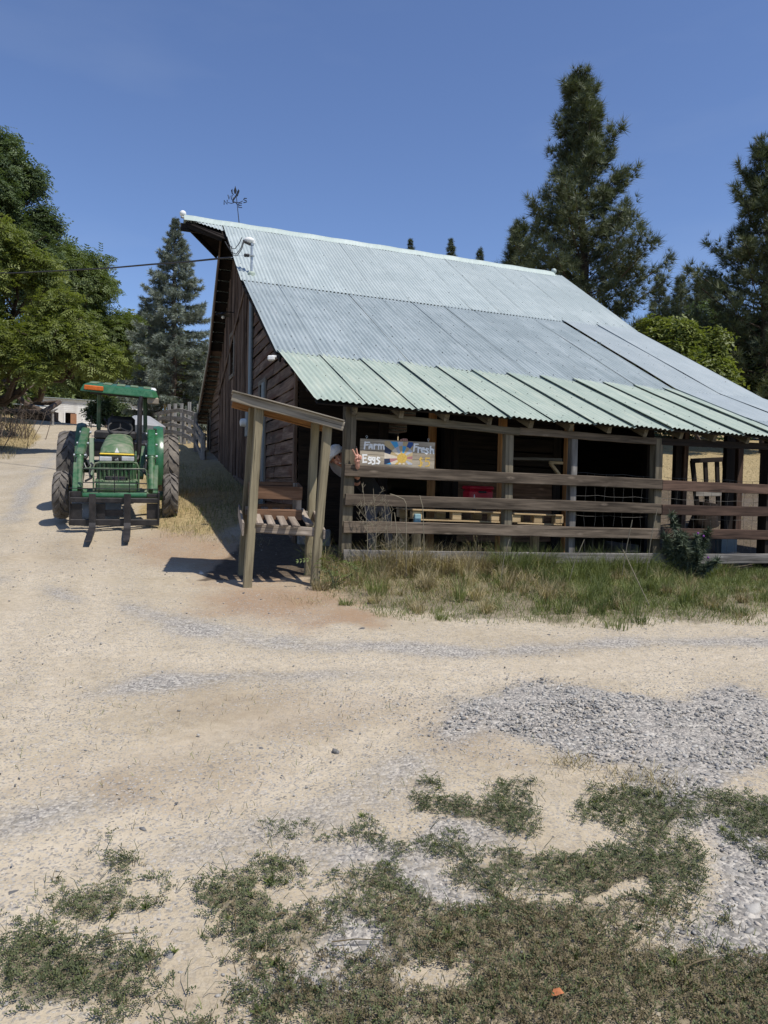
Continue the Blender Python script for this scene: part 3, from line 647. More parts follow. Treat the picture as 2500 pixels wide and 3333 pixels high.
# ---- porch posts, header beam
for u, wt_, mt, wd, dp in ((.505, 2.42, 'post', .13, .13), (2.62, 2.27, 'post', .115, .1), (3.585, 2.27, 'rail_grey', .095, .1), (4.93, 2.27, 'post', .12, .13), (6.93, 2.3, 'darkwood', .16, .16), (8.5, 2.3, 'darkwood', .16, .16)):
    lean = -.03 if u < 1 else -.005
    board('porch_post', B(u+lean, .27, .30), B(u, .27, wt_+.1), wd, dp, BU, M[mt], barn)
for u0, u1, wa, wb, mt in ((.44, 2.75, 2.385, 2.335, 'post'), (2.75, 4.95, 2.335, 2.335, 'rail'), (4.95, LR, 2.335, 2.40, 'darkwood')):
    board('header_beam', B(u0, .225, wa), B(u1, .225, wb), .095, .05, BK, M[mt], barn)
for px, mt, s_, wd in ((1404, 'orange', 2.0, .10), (1480, 'darkwood', 2.0, .09), (1632, 'orange', .75, .09), (1848, 'orange', .62, .10), (2203, 'darkwood', 2.4, .13), (2372, 'darkwood', 2.4, .20), (2405, 'rail_brown', 2.45, .13), (2226, 'rail_brown', 2.45, .10), (2500, 'darkwood', 2.3, .14)):  # brown posts beside dark ones stand in for the posts' sunlit right sides
    p = to_b(on_s(px, 1500, s_)); board('inner_post', B(p[0], s_, .45), B(p[0]+.01, s_, roof_w(s_)-.1), wd, .09, BU, M[mt], barn)
# ------------------------------------------------------------------ porch rail fence
fence = empty('rail_fence', B(.5, .2, .5), 'four-rail board fence closing the barn porch behind the tall grass', 'fence')
for i, (wl, wr) in enumerate(((1.81, 1.80), (1.47, 1.47), (1.14, 1.13), (.80, .79))):
    a, b, c = .43+.01*(i % 2), 4.95, 8.9
    mats = ((M['rail'], M['rail_brown']), (M['rail'], M['rail_brown']), (M['rail'], M['rail_brown']), (M['rail_grey'], M['rail_grey']))[i]
    wm = wl+(wr-wl)*.6-.045
    board('rail', B(a, .168, wl-.07), B(b-.003, .168, wm-.02), .140, .038, BK, mats[0], fence)
    board('rail', B(b+.003, .170, wm-.02), B(c, .170, wr+.03-.07), .140, .038, BK, mats[1], fence)
# field wire behind the rails
wf = empty('wire_fence', B(3.7, .33, .4), 'rusty field wire mesh stretched behind the right half of the rail fence', 'wire fence')
for i, wv in enumerate((.45, .62, .80, 1.02, 1.28, 1.55, 1.85)):
    mb = MB(); mb.tube([B(3.65+q*.2, .34+.012*math.sin(q*1.3+i), wv+.010*math.sin(q*2.1+i*2)) for q in range(27)], .0022, 4); mb.build('wire', M['wire'], wf)
for k in range(34):
    mb = MB(); u = 3.7+k*.152; mb.tube([B(u+.02*math.sin(k*3.1+j*1.9), .345, wv) for j, wv in enumerate((.45, .62, .80, 1.02, 1.28, 1.55, 1.85))], .0020, 4); mb.build('wire', M['wire'], wf)

# ------------------------------------------------------------------ leaning stand with slatted shelf
G0 = on_g(905, 1905)
stand = empty('wooden_stand', G0, 'leaning post stand with a slatted shelf and sloping plank roof beside the porch', 'stand')
FLb, FLt = at(806, 1911, 7.72), at(843, 1325, 7.80); FRb, FRt = at(1024, 1910, 7.88), at(1066, 1386, 7.94)
RRb, RRt = at(1003, 1860, 8.50), at(1027, 1378, 8.54); RLb, RLt = at(790, 1852, 8.38), at(822, 1330, 8.44)
FX = V3(FRb-FLb).normalized(); DX = V3(RLb-FLb).normalized()
for a, b in ((FLb, FLt), (FRb, FRt), (RRb, RRt), (RLb, RLt)):
    a = a-(b-a)*.04; board('post', a, b, .092, .092, DX, M['greenpost'], stand, bev=.006)
bm0, bm1 = at(757, 1290, 7.68), at(1119, 1388, 7.86)
board('roof_beam', bm0, bm1, .098, .04, (0, 0, 1), M['greenbeam'], stand)
rb0, rb1 = at(756, 1314, 8.50), at(1075, 1398, 8.62)
board('roof_beam', rb0, rb1, .09, .04, (0, 0, 1), M['orange'], stand)
zz = V3((0, 0, 1)); up_ = (V3(rb0)-V3(bm0)); n_ = 5
for k in range(n_):                                   # plank roof across both beams
    t = (k+.5)/n_*1.04-.04; o0 = V3(bm0)+up_*t; o1 = V3(bm1)+(V3(rb1)-V3(bm1)+(V3(rb1)-V3(rb0)).normalized()*.10)*t
    board('roof_plank', o0+zz*.058, o1+zz*.058, .205, .016, V3((0, 1, 0)), M['greenbeam'], stand)
# shelf: two rails, side boards and slats
sf0, sf1 = at(815, 1722, 7.70), at(1045, 1737, 7.86); sb0, sb1 = V3(sf0)+DX*.66+zz*.06, V3(sf1)+DX*.66+zz*.06
board('shelf_rail', V3(sf0)-FX*.03+DX*.07, V3(sf1)-FX*.03+DX*.07, .10, .035, (0, 0, 1), M['slat'], stand)
board('shelf_rail', sb0, sb1, .10, .035, (0, 0, 1), M['slat'], stand)
board('side_board', V3(sf0)-FX*.075-DX*.02, sb0-FX*.075, .14, .022, (0, 0, 1), M['slat'], stand); board('side_board', V3(sf1)+FX*.03-DX*.02, sb1+FX*.03, .11, .022, (0, 0, 1), M['slat'], stand)
for k in range(5):
    t = (.13, .30, .475, .645, .86)[k]; a = V3(sf0).lerp(V3(sf1), t); b = sb0.lerp(sb1, t-.03)
    board('slat', a+zz*.064-DX*(.015 if k < 4 else -.1), b+zz*.064, .082, .022, FX, M['slat'], stand)
# crate on the shelf
c0 = V3(at(838, 1690, 8.02)); c1 = V3(at(981, 1692, 8.12)); cr = empty('wooden_crate', (c0+c1)/2, 'open slatted brown crate standing on the leaning stand shelf', 'crate')
cx_ = (c1-c0).normalized(); cd_ = DX; hgt = .36
for dep, mt in ((0, 'crate'), (.30, 'crate')):
    for h, wv in ((.055, .115), (.295, .145)):
        board('crate_slat', c0-cx_*.07+cd_*dep+zz*h, c1+cd_*dep+zz*h, wv, .016, (0, 0, 1), M[mt], cr)
for e in (c0-cx_*.07, c1):
    for h, wv in ((.055, .115), (.295, .145)): board('crate_slat', e+zz*h+cd_*.008, e+cd_*.292+zz*h, wv, .016, (0, 0, 1), M['crate'], cr)
    for dep in (.02, .28): board('crate_post', e+cd_*dep+(-cx_ if e is c1 else cx_)*.03, e+cd_*dep+(-cx_ if e is c1 else cx_)*.03+zz*.36, .06, .03, cx_, M['slat'], cr)

# ------------------------------------------------------------------ hand-painted egg sign
SC = 400/1659
def sg(cx, cy, s=.200): return on_s(1050+cx*SC, 1400+cy*SC, s)
sign = empty('farm_sign', sg(1005, 500), 'grey board sign painted Farm Fresh Eggs with a blue and gold sunburst', 'sign')
q = [sg(510, 112), sg(1518, 163), sg(1510, 540), sg(500, 495)]; nb = np.cross(BU, BK); nb = nb/np.linalg.norm(nb); nb = nb if nb[1] < 0 else -nb
def slab(poly, front, back, mat, name, parent):
    n = len(poly); V = [p+nb*front for p in poly]+[p+nb*back for p in poly]
    F = [tuple(range(n)), tuple(range(2*n-1, n-1, -1))]+[(i, n+i, n+(i+1) % n, (i+1) % n) for i in range(n)]
    mb = MB(); mb.add(V, F); mb.m = [0]*len(F); me = mb.mesh(name, mat); return obj(name, me, parent)
hx = V3(q[1]-q[0]); L_ = hx.length
board('sign_board', (q[0]+q[3])/2-nb*.009, (q[1]+q[2])/2-nb*.009, float(np.linalg.norm(q[0]-q[3])), .018, q[0]-q[3], M['signwood'], sign, bev=.002)
def strokes(name, lst, wd, mat):
    V = []; F = []; depth = .0015
    mb = MB()
    for st in lst:
        pts = [np.array(p, float) for p in st]
        for i in range(len(pts)-1):
            a, b = pts[i], pts[i+1]; d = b-a; d = d/np.hypot(*d); n = np.array([-d[1], d[0]])*wd/2*random.uniform(.85, 1.12)
            depth += .00002
            poly = [a-n*.8-d*wd*.35, a-d*wd*.55, a+n*.8-d*wd*.35, b+n*.8+d*wd*.35, b+d*wd*.55, b-n*.8+d*wd*.35]
            Vp = [sg(*p)+nb*depth for p in poly]; mb.add(Vp, [tuple(range(6))])
    return mb.build(name, mat, sign)
strokes('lettering', [[(575, 165), (565, 250)], [(575, 165), (630, 165)], [(570, 200), (612, 197)], [(628, 248), (645, 195), (665, 200), (668, 248)], [(630, 228), (668, 228)], [(697, 250), (697, 195)], [(697, 212), (715, 195), (738, 198)],
    [(755, 252), (758, 195)], [(758, 210), (775, 196), (790, 205), (790, 250)], [(792, 208), (808, 198), (824, 206), (828, 252)]], 25, M['paintwhite'])
strokes('lettering', [[(1243, 190), (1230, 280)], [(1243, 190), (1285, 190)], [(1238, 228), (1270, 225)], [(1290, 295), (1292, 235)], [(1292, 255), (1305, 240), (1322, 242)], [(1335, 268), (1375, 262), (1365, 242), (1345, 245), (1333, 268), (1342, 295), (1372, 298)],
    [(1425, 255), (1405, 250), (1395, 265), (1415, 282), (1425, 300), (1405, 315), (1393, 310)], [(1458, 225), (1455, 308)], [(1455, 275), (1475, 258), (1492, 266), (1497, 312)]], 25, M['paintwhite'])
strokes('lettering', [[(545, 335), (548, 432)], [(545, 335), (592, 335)], [(548, 380), (580, 378)], [(548, 432), (590, 430)], [(650, 370), (628, 366), (620, 390), (635, 405), (652, 395)], [(655, 368), (652, 438), (625, 448)],
    [(702, 375), (680, 370), (672, 395), (688, 410), (703, 398)], [(707, 373), (702, 450), (675, 458)], [(765, 375), (745, 370), (735, 390), (752, 408), (768, 425), (755, 450), (735, 448)]], 25, M['paintwhite'])
strokes('lettering', [[(1345, 388), (1325, 376), (1310, 395), (1325, 420), (1345, 440), (1335, 475), (1300, 480)], [(1328, 368), (1320, 492)], [(1440, 380), (1395, 378), (1390, 420), (1425, 418), (1442, 440), (1435, 480), (1395, 488)]], 19, M['gold'])
# sunburst: painted wedges clipped to their rectangle
RC = [(838, 148), (1222, 165), (1208, 468), (832, 460)]; SCN = np.array((1072, 378.0))
def clip_poly(poly, rc):
    out = [np.array(p, float) for p in poly]
    for i in range(4):
        a = np.array(rc[i], float); b = np.array(rc[(i+1) % 4], float); e = b-a; inside = lambda p: e[0]*(p[1]-a[1])-e[1]*(p[0]-a[0]) >= 0
        res = []
        for j in range(len(out)):
            p, q2 = out[j], out[(j+1) % len(out)]
            if inside(p): res.append(p)
            if inside(p) != inside(q2):
                d = q2-p; t = -(e[0]*(p[1]-a[1])-e[1]*(p[0]-a[0]))/(e[0]*d[1]-e[1]*d[0]); res.append(p+d*t)
        out = res
        if not out: return []
    return out
mb = MB(); cn = ['p_blue', 'p_sky', 'p_navy', 'p_tan', 'p_cream', 'p_pink', 'p_pale', 'gold']; ci = {c: i for i, c in enumerate(cn)}
outer = ['p_sky', 'p_navy', 'p_cream', 'p_navy', 'p_tan', 'p_sky', 'p_pale', 'p_tan', 'p_blue', 'p_tan', 'p_sky', 'p_tan', 'p_navy', 'p_cream', 'p_sky', 'p_blue', 'p_cream', 'gold', 'p_cream']
inner = ['p_cream', 'p_pink', 'p_cream', 'p_tan', 'p_cream', 'p_pale', 'p_tan', 'p_sky', 'p_tan', 'p_pale', 'p_tan', 'p_pink', 'p_tan', 'p_pale', 'p_tan', 'p_cream', 'p_tan', 'p_cream', 'gold']
na = len(outer)
for ring, (rad, cl, dd) in enumerate(((900, outer, .0012), (165, inner, .0018))):
    for k in range(na):
        a0 = math.pi*.78+k*2*math.pi/na; pts = [SCN]+[SCN+rad*np.array((math.cos(a0+j/4*2*math.pi/na), math.sin(a0+j/4*2*math.pi/na))) for j in range(5)]
        pl = clip_poly(pts, RC)
        if len(pl) > 2: mb.add([sg(*p)+nb*dd for p in pl], [tuple(range(len(pl)))], ci[cl[k]])
pl = [SCN+68*np.array((math.cos(a), math.sin(a))) for a in np.linspace(0, 2*math.pi, 20)[:-1]]; mb.add([sg(*p)+nb*.0024 for p in pl], [tuple(range(len(pl)))], ci['gold'])
mb.build('sunburst_painting', [M[c] for c in cn], sign)
for cx, cy in ((600, 95), (1432, 135)):
    mb = MB(); c = V3(sg(cx, cy)-nb*.01); mb.tube([c+V3(BU)*.012*math.cos(a)+zz*(.012*math.sin(a)+.008) for a in np.linspace(0, 2*math.pi, 9)], .0022, 5); mb.tube([c+zz*-.03, c+zz*-.004], .0022, 5); mb.build('hook', M['pipe'], sign)

# ------------------------------------------------------------------ things inside the porch
def bx(name, c, d, mat, parent=None, bev=.006, rot=None, yaw=0):
    mb = MB(); mb.box((0, 0, 0), d, bev=bev)
    rt = Matrix((BU/np.linalg.norm(BU), BN, BK)).transposed() @ Matrix.Rotation(yaw, 3, 'Z') if rot is None else rot
    return obj(name, mb.mesh(name, mat), parent, Matrix.Translation(V3(c)) @ rt.to_4x4())
pt = empty('pallet_table', on_s(1500, 1760, .75), 'table of raw yellow pallets behind the porch rails', 'table')
P0 = to_b(on_s(1338, 1659, .55)); P1 = to_b(on_s(1624, 1669, .55)); P2 = to_b(on_s(1668, 1672, .55)); P3 = to_b(on_s(1826, 1678, .55))
for (a, b) in ((P0, P1), (P2, P3)):
    for j in range(4):
        board('top_board', B(a[0], .55+.17*j, a[2]), B(b[0], .55+.17*j, b[2]), .11, .022, BN, M['new'], pt)
    for j in (0, 3): board('bottom_board', B(a[0]+.06, .56+.17*j, a[2]-.125), B(b[0], .56+.17*j, b[2]-.125), .09, .02, BN, M['new'], pt)
    for t in (.06, .5, .94):
        for j in (0, 3): bx('block', B(a[0]+(b[0]-a[0])*t, .565+.165*j, (a[2]+b[2])/2-.062), (.13, .10, .10), M['new'], pt)
for u in (P0[0]+.10, P3[0]-.1):
    for s_ in ((.60, 1.05) if u < 2 else (1.05,)): board('leg', B(u, s_, .5), B(u, s_, P0[2]-.14), .10, .09, BU, M['new'], pt)
c = on_s(1358, 1687, .50); tag(bx('block', c, (.085, .05, .11), M['bluepaint']), 'small pale blue painted block hung under the pallet table edge', 'block').name = 'painted_block'
c = to_b(on_s(1556, 1592, 1.15)); c = B(c[0], 1.15, P0[2]+.17); cl_ = empty('cooler', c-BK*.16, 'red plastic cooler on the pallet table', 'cooler')
bx('cooler_body', c, (.36, .26, .24), M['redplastic'], cl_, .03); bx('cooler_lid', c+BK*.145, (.38, .28, .05), M['redplastic'], cl_, .02)
bx('handle', c-BN*.14+BK*.09, (.12, .02, .03), M['black'], cl_, .005)
c = to_b(on_s(1544, 1620, .72)); c = B(c[0], .72, P0[2]+.012); bt = empty('squeeze_bottle', c, 'black squeeze bottle with a pale pointed tip on the pallet table', 'bottle')
mb = MB(); mb.lathe([(.001, 0), (.030, .0), (.033, .02), (.033, .10), (.024, .125), (.016, .13)], c, (0, 0, 1), 14); mb.build('bottle_body', M['black'], bt, True)
mb = MB(); mb.lathe([(.017, .128), (.017, .145), (.012, .15), (.003, .21), (.001, .212)], c, (0, 0, 1), 12); mb.build('nozzle', M['white'], bt, True)
sh = empty('wall_shelf', on_s(1770, 1510, 1.6), 'rough plank shelf on a triangular new-wood bracket inside the porch', 'shelf')
a, b = to_b(on_s(1660, 1504, 1.6)), to_b(on_s(1838, 1497, 1.1)); board('shelf_plank', B(a[0], 1.6, b[2]), B(b[0]+.02, 1.2, b[2]), .30, .04, BN, M['trim'], sh)
k0 = B(b[0]-.02, 1.05, b[2]-.05)
for d0, d1 in (((-.26, 0, 0), (0, 0, 0)), ((0, 0, 0), (0, 0, -.26)), ((-.24, 0, -.02), (-.02, 0, -.25))):
    board('bracket', k0+BU*d0[0]+BK*d0[2], k0+BU*d1[0]+BK*d1[2], .05, .04, BN, M['new'], sh)

# corral panel and odds beyond the porch
def cp(cx, cy, s): return on_s(2150+cx*.211, 1420+cy*.211, s)
pan = empty('corral_panel', cp(900, 1340, 3.4), 'dark leaning corral panel of slanted boards and logs beyond the porch', 'corral panel')
for a, b, wd, mt in (((470, 380), (1210, 345), .09, 'darkwood'), ((490, 370), (590, 1330), .10, 'darkwood'), ((690, 395), (730, 1330), .09, 'darkwood'), ((870, 390), (900, 1330), .09, 'darkwood'), ((985, 385), (1060, 1330), .09, 'darkwood'), ((1172, 350), (1200, 1330), .09, 'darkwood'), ((540, 880), (1260, 870), .12, 'fence_g'), ((780, 1355), (1240, 1335), .10, 'rail')):
    s_ = 3.4-(.05 if mt != 'darkwood' or a[0] == 470 else 0); board('panel_board', cp(*a, s_), cp(*b, s_), wd, .04, BU if abs(a[0]-b[0]) < 200 else BK, M[mt], pan)
g = on_g(2290, 1712); st_ = empty('stump_shape', g, 'dark stump-like shape with shaggy brown strips behind the porch wire', 'stump')  # unidentified dark shape, built in the form of a stump
mb = MB(); mb.lathe([(.30, -.1), (.27, .08), (.22, .25), (.20, .42), (.19, .46), (.001, .48)], g, (0.12, 0, 1), 14); mb.build('shape_body', M['darkwood'], st_)
for k in range(26):
    a = random.uniform(-.9, .9); h = random.uniform(.12, .44); r0 = .215; p = g+np.array((r0*math.cos(a), r0*math.sin(a)*.9, h)); board('shaggy_strip', p, p+np.array((.05*math.cos(a), .03, -.12)), .05, .012, (0, 1, 0), M['rail_brown'], st_)
g = on_g(2362, 1800); bk = empty('feed_tub', g, 'grey square tub on the ground behind the porch wire', 'tub')
mb = MB(); mb.prism([(-.13, -.12), (.13, -.12), (.13, .12), (-.13, .12)], 0, .27, Matrix.Translation(V3(g))); mb.build('tub_body', M['meter'], bk)
mb = MB(); mb.box(g+np.array((0, 0, .28)), (.29, .27, .03), bev=.01); mb.build('tub_rim', M['meter'], bk)

# ------------------------------------------------------------------ service mast, meter, lamp, vane on the barn
def on_row(px, py, i):
    P0 = B(0, *PROF[i]); e = B(0, *PROF[i+1])-P0; n = np.cross(BU, e); d = ray(px, py); return CAM+d*(((P0-CAM)@n)/(d@n))
mp = on_row(819, 905, 2); mY = mp[1]
mast = empty('service_mast', mp, 'galvanised electric service mast with a white weatherhead standing on the roof', 'service mast')
top = at(820, 790, mY)
mb = MB(); mb.tube([mp-np.array((0, 0, .1)), top], .025, 12); mb.build('pipe', M['pipe'], mast, True)
mb = MB(); mb.lathe([(.15, -.045), (.085, .0), (.07, .11), (.045, .13), (.030, .135)], mp+np.array((0, 0, -.01)), (0, -.25, 1), 16); mb.build('flashing_boot', M['green'], mast, True)
mb = MB(); mb.lathe([(.036, -.05), (.038, -.01), (.03, 0)], top, (0, 0, 1), 12); mb.build('collar', M['pipe'], mast, True)
hd = V3(top); mb = MB()
for i, (t, r1, r2, dz) in enumerate(((0, .045, .03, -.01), (.06, .062, .05, .035), (.14, .075, .06, .075), (.21, .06, .045, .085), (.235, .02, .02, .075))): pass
pts = [hd+V3((.035, 0, -.02)), hd+V3((.02, 0, .03)), hd+V3((-.04, -.01, .075)), hd+V3((-.13, -.02, .085)), hd+V3((-.20, -.03, .055)), hd+V3((-.215, -.03, .03))]
mb.ball(hd+V3((-.055, -.01, .040)), .085, 14, sc=(1.28, .85, .72)); mb.tube([hd+V3((.03, 0, -.02)), hd+V3((.02, 0, .04))], [.035, .045], 12); mb.build('weatherhead', M['white'], mast, True)
mb = MB(); mb.box(hd+V3((-.10, -.02, -.012)), (.15, .10, .03), bev=.01, rot=Matrix.Rotation(R(24), 3, 'Y')); mb.build('head_grommet', M['black'], mast)
ins = at(803, 831, mY-.04); mb = MB(); mb.lathe([(.001, -.05), (.03, -.05), (.034, -.01), (.026, 0), (.034, .01), (.03, .05), (.001, .05)], ins, (1, .1, 0), 12); mb.build('insulator', M['black'], mast, True)
mb = MB(); mb.tube([ins, at(828, 832, mY-.04)], .008, 6); mb.box(at(820, 832, mY), (.09, .08, .025), bev=.004); mb.build('mast_clamp', M['pipe'], mast)
def wire(name, pts, r, parent, mat='black', seg=5): mb = MB(); mb.tube(pts, r, seg); return mb.build(name, M[mat], parent, True)
def c8(cx, cy, Y): return at(580+cx*.1929, 580+cy*.1929, Y)
wire('drop_wire', [c8(1075, 1000, mY-.1), c8(1030, 1100, mY-.15), c8(960, 1190, mY-.2), c8(900, 1185, mY-.2), c8(860, 1100, mY-.15), c8(825, 985, mY-.1)], .008, mast)
wire('drop_wire', [c8(1105, 1040, mY-.1), c8(1060, 1180, mY-.15), c8(980, 1280, mY-.2), c8(900, 1250, mY-.2), c8(830, 1140, mY-.15), c8(790, 1070, mY-.1)], .009, mast)
wire('drop_wire', [c8(1118, 1050, mY-.1), c8(1075, 1190, mY-.15), c8(1000, 1300, mY-.2), c8(930, 1300, mY-.2), c8(905, 1200, mY-.15), c8(900, 1150, mY-.1)], .009, mast)
wire('tie_wire', [ins, c8(1010, 1310, mY-.1), c8(890, 1340, mY-.2)], .004, mast, 'pipe')
cable = [c8(890, 1340, mY-.2), c8(690, 1355, mY+.1), at(600, 853, 15.2), at(497, 860, 16), at(362, 872, 17.5), at(180, 882, 19.5), at(30, 889, 22), at(-250, 880, 26), at(-700, 850, 33)]
mb = MB(); mb.tube(cable, .018, 6); o = mb.build('power_cable', M['black'], None, True); tag(o, 'black twisted power cable running from the barn mast over the driveway', 'cable')
mt = empty('electric_meter', on_u(806, 1420, UW), 'grey electric meter box with conduit on the dark barn gable', 'electric meter')
pm = on_u(812, 1380, UW-.06); u_, s_, w_ = to_b(pm)
bx('meter_box', B(UW-.07, s_, w_), (.12, .30, .5), M['meter'], mt, .01)
mb = MB(); mb.lathe([(.085, 0), (.085, .05), (.075, .10), (.04, .115), (.001, .12)], B(UW-.13, s_+.02, w_+.02), -BU, 16); mb.build('meter_dome', M['white'], mt, True)
bx('meter_label', B(UW-.135, s_-.07, w_-.1), (.006, .08, .05), M['pipe'], mt, .001)
mb = MB(); mb.tube([B(UW-.06, s_-.04, w_+.25), B(UW-.06, s_-.04, w_+2.1), B(UW-.06, s_-.05, roof_w(s_)-.05)], .045, 10); mb.build('conduit', M['meter'], mt, True)
mb = MB(); mb.tube([B(UW-.05, s_+.02, w_-.25), B(UW-.05, s_+.02, 1.0)], .028, 8); mb.build('conduit', M['pipe'], mt, True)
lp = at(726, 1026, on_u(760, 1020, UW)[1]-.3); lm = empty('barn_lamp', lp, 'dark saucer shade lamp with a white bulb on the gable', 'lamp')
mb = MB(); mb.lathe([(.03, .06), (.05, .045), (.17, .005), (.175, -.005), (.165, -.002), (.04, .03)], lp, (0, 0, 1), 20); mb.build('lamp_shade', M['iron'], lm, True)
mb = MB(); mb.ball(lp+np.array((0, 0, -.045)), .04, 12); mb.build('bulb', M['white'], lm, True)
mb = MB(); mb.tube([lp+np.array((0, 0, .06)), lp+np.array((.05, .05, .09)), on_u(763, 1017, UW)], .012, 6); mb.build('lamp_arm', M['iron'], lm, True)
p = on_row(895, 1160, 1)-BU*.05; wl = empty('floodlight', p, 'small white floodlight at the lower corner of the barn rake', 'light')
mb = MB(); mb.box(p-BK*.03, (.10, .08, .07), bev=.015); mb.build('light_body', M['white'], wl); mb = MB(); mb.box(p+BU*.04+BK*.0, (.06, .03, .03)); mb.build('mount', M['white'], wl)
# weather vane on the ridge
vb = B(.42, 9.328, 7.5); va = at(766, 641, vb[1]); vt = at(766, 606, vb[1]); vane = empty('weather_vane', vb, 'black iron weather vane with compass letters above the ridge', 'weather vane')
mb = MB(); mb.tube([vb, vt], [.011, .007], 6); mb.build('pole', M['iron'], vane)
ad = Vector((.21, -.46, 0)).normalized(); an = Vector((-ad.y, ad.x, 0)); vm = V3(va)
fr = Matrix(((ad.x, 0, an.x, vm.x), (ad.y, 0, an.y, vm.y), (0, 1, 0, vm.z), (0, 0, 0, 1)))
mb = MB(); mb.prism([(-.30, .0), (-.20, .07), (-.19, .025), (.16, .02), (.20, .06), (.29, .05), (.24, .0), (.29, -.05), (.20, -.06), (.16, -.02), (-.19, -.025), (-.20, -.07)], -.006, .006, fr)
mb.build('arrow', M['iron'], vane)
fz = Matrix.Translation((0, 0, 0)); fb = Matrix(((1, 0, 0, vt[0]), (0, 0, -1, vt[1]), (0, 1, 0, vt[2]), (0, 0, 0, 1)))
mb = MB(); mb.prism([(0, .0), (.035, -.10), (.02, -.17), (-.02, -.17), (-.035, -.10)], -.005, .005, fb)
for sg_ in (-1, 1): mb.prism([(sg_*.015, -.22), (sg_*.06, -.15), (sg_*.065, -.06), (sg_*.10, -.10), (sg_*.08, -.17)], -.004, .004, fb)
mb.build('leaf_finial', M['iron'], vane)
vc = V3(at(766, 658, vb[1])); nd = Vector((.96, -.28, 0))
for d_, lt in ((-nd, [[(-.04, -.05), (-.04, .05), (.04, -.05), (.04, .05)]]), (nd, [[(.04, .04), (-.02, .05), (-.04, .02), (.03, -.01), (.04, -.04), (-.04, -.05)]]), (Vector((.28, .96, 0)), [[(.04, .05), (-.04, .05), (-.04, -.05), (.04, -.05)], [(-.04, 0), (.03, 0)]]), (Vector((-.28, -.96, 0)), [[(-.05, .05), (-.025, -.05), (0, .03), (.025, -.05), (.05, .05)]])):
    mb = MB(); mb.tube([vc, vc+d_*.10+zz*-.02, vc+d_*.19+zz*.01], .008, 5); e = vc+d_*.25+zz*.02; rt_ = Vector((1, 0, 0))
    for st in lt: mb.tube([e+d_*p_[0]*(1 if d_.x >= 0 else -1)+zz*p_[1] if abs(d_.x) > .5 else e+rt_*p_[0]+zz*p_[1] for p_ in st], .011, 5)
    mb.build('compass_arm', M['iron'], vane)
# ------------------------------------------------------------------ tractor
M['jd'] = plain('tractor_green', (.026, .100, .036), .42, 0, .2, 13, .1, dirt=(.20, .20, .14), dirt_amt=.6)
M['jdtop'] = plain('dusty_green', (.065, .130, .055), .65, 0, .2, 13, .1, dirt=(.28, .27, .20), dirt_amt=.85)
M['jdclean'] = plain('glossy_green', (.022, .112, .046), .30, 0, .15, 9, dirt=(.1, .17, .1), dirt_amt=.3)
M['jdyel'] = plain('yellow_stripe', (.72, .50, .03), .45, 0, .05, 10)
M['tyre'] = plain('dusty_tyre', (.085, .076, .068), .9, 0, .3, 9, .2, dirt=(.25, .22, .185), dirt_amt=.85)
M['lens'] = plain('headlight_lens', (.55, .57, .58), .15, .2, .15, 12)
M['amber'] = plain('amber_lens', (.60, .13, .02), .25, 0, .1, 20)
M['forkblack'] = plain('worn_black_steel', (.020, .019, .020), .55, .3, .3, 9, .2, dirt=(.10, .085, .08), dirt_amt=.5)
M['beige'] = plain('canopy_liner', (.30, .25, .19), .7, 0, .08, 8)
M['hose'] = plain('hydraulic_hose', (.02, .02, .02), .5, 0, .2, 20)
TA = R(18.6)
f0 = np.array([(378.5-1250)/FPX*11.6, 11.6]); yd = np.array([-math.sin(TA), math.cos(TA)]); fr_ = f0+yd*2.05
z0, z1 = float(gz(*f0))+.0, float(gz(*fr_)); TP = math.atan2(z1-z0, 2.05)
tx = np.array([math.cos(TA), math.sin(TA), 0]); ty = np.array([yd[0]*math.cos(TP), yd[1]*math.cos(TP), math.sin(TP)]); tz = np.cross(tx, ty); TO = np.array([f0[0], f0[1], z0-.01])
TM = Matrix(((tx[0], ty[0], tz[0], TO[0]), (tx[1], ty[1], tz[1], TO[1]), (tx[2], ty[2], tz[2], TO[2]), (0, 0, 0, 1)))
tractor = bpy.data.objects.new('tractor', None); _link(tractor, None, TM); tag(tractor, 'green farm tractor with canopy, front loader arms and black pallet forks', 'tractor')
def tq(cx, cy, ly):                                   # pixel of the tractor close-up -> local x, z on the plane y = ly
    d = ray(150+cx*.2712, 1220+cy*.2712); P0 = TO+ty*ly; Q = CAM+d*(((P0-CAM)@ty)/(d@ty))-TO
    return float(Q@tx), float(Q@tz)
def tb(mb, name, mats, parent=tractor, smooth=False): return obj(name, mb.mesh(name, mats, smooth), parent, TM.copy())
def rail3(a, b, wd, dp, mb, mi=0, bev=.008):
    a, b = Vector(a), Vector(b); d = b-a; q = d.to_track_quat('Z', 'Y'); mb.box((a+b)/2, (wd, dp, d.length), mi, q.to_matrix(), bev)
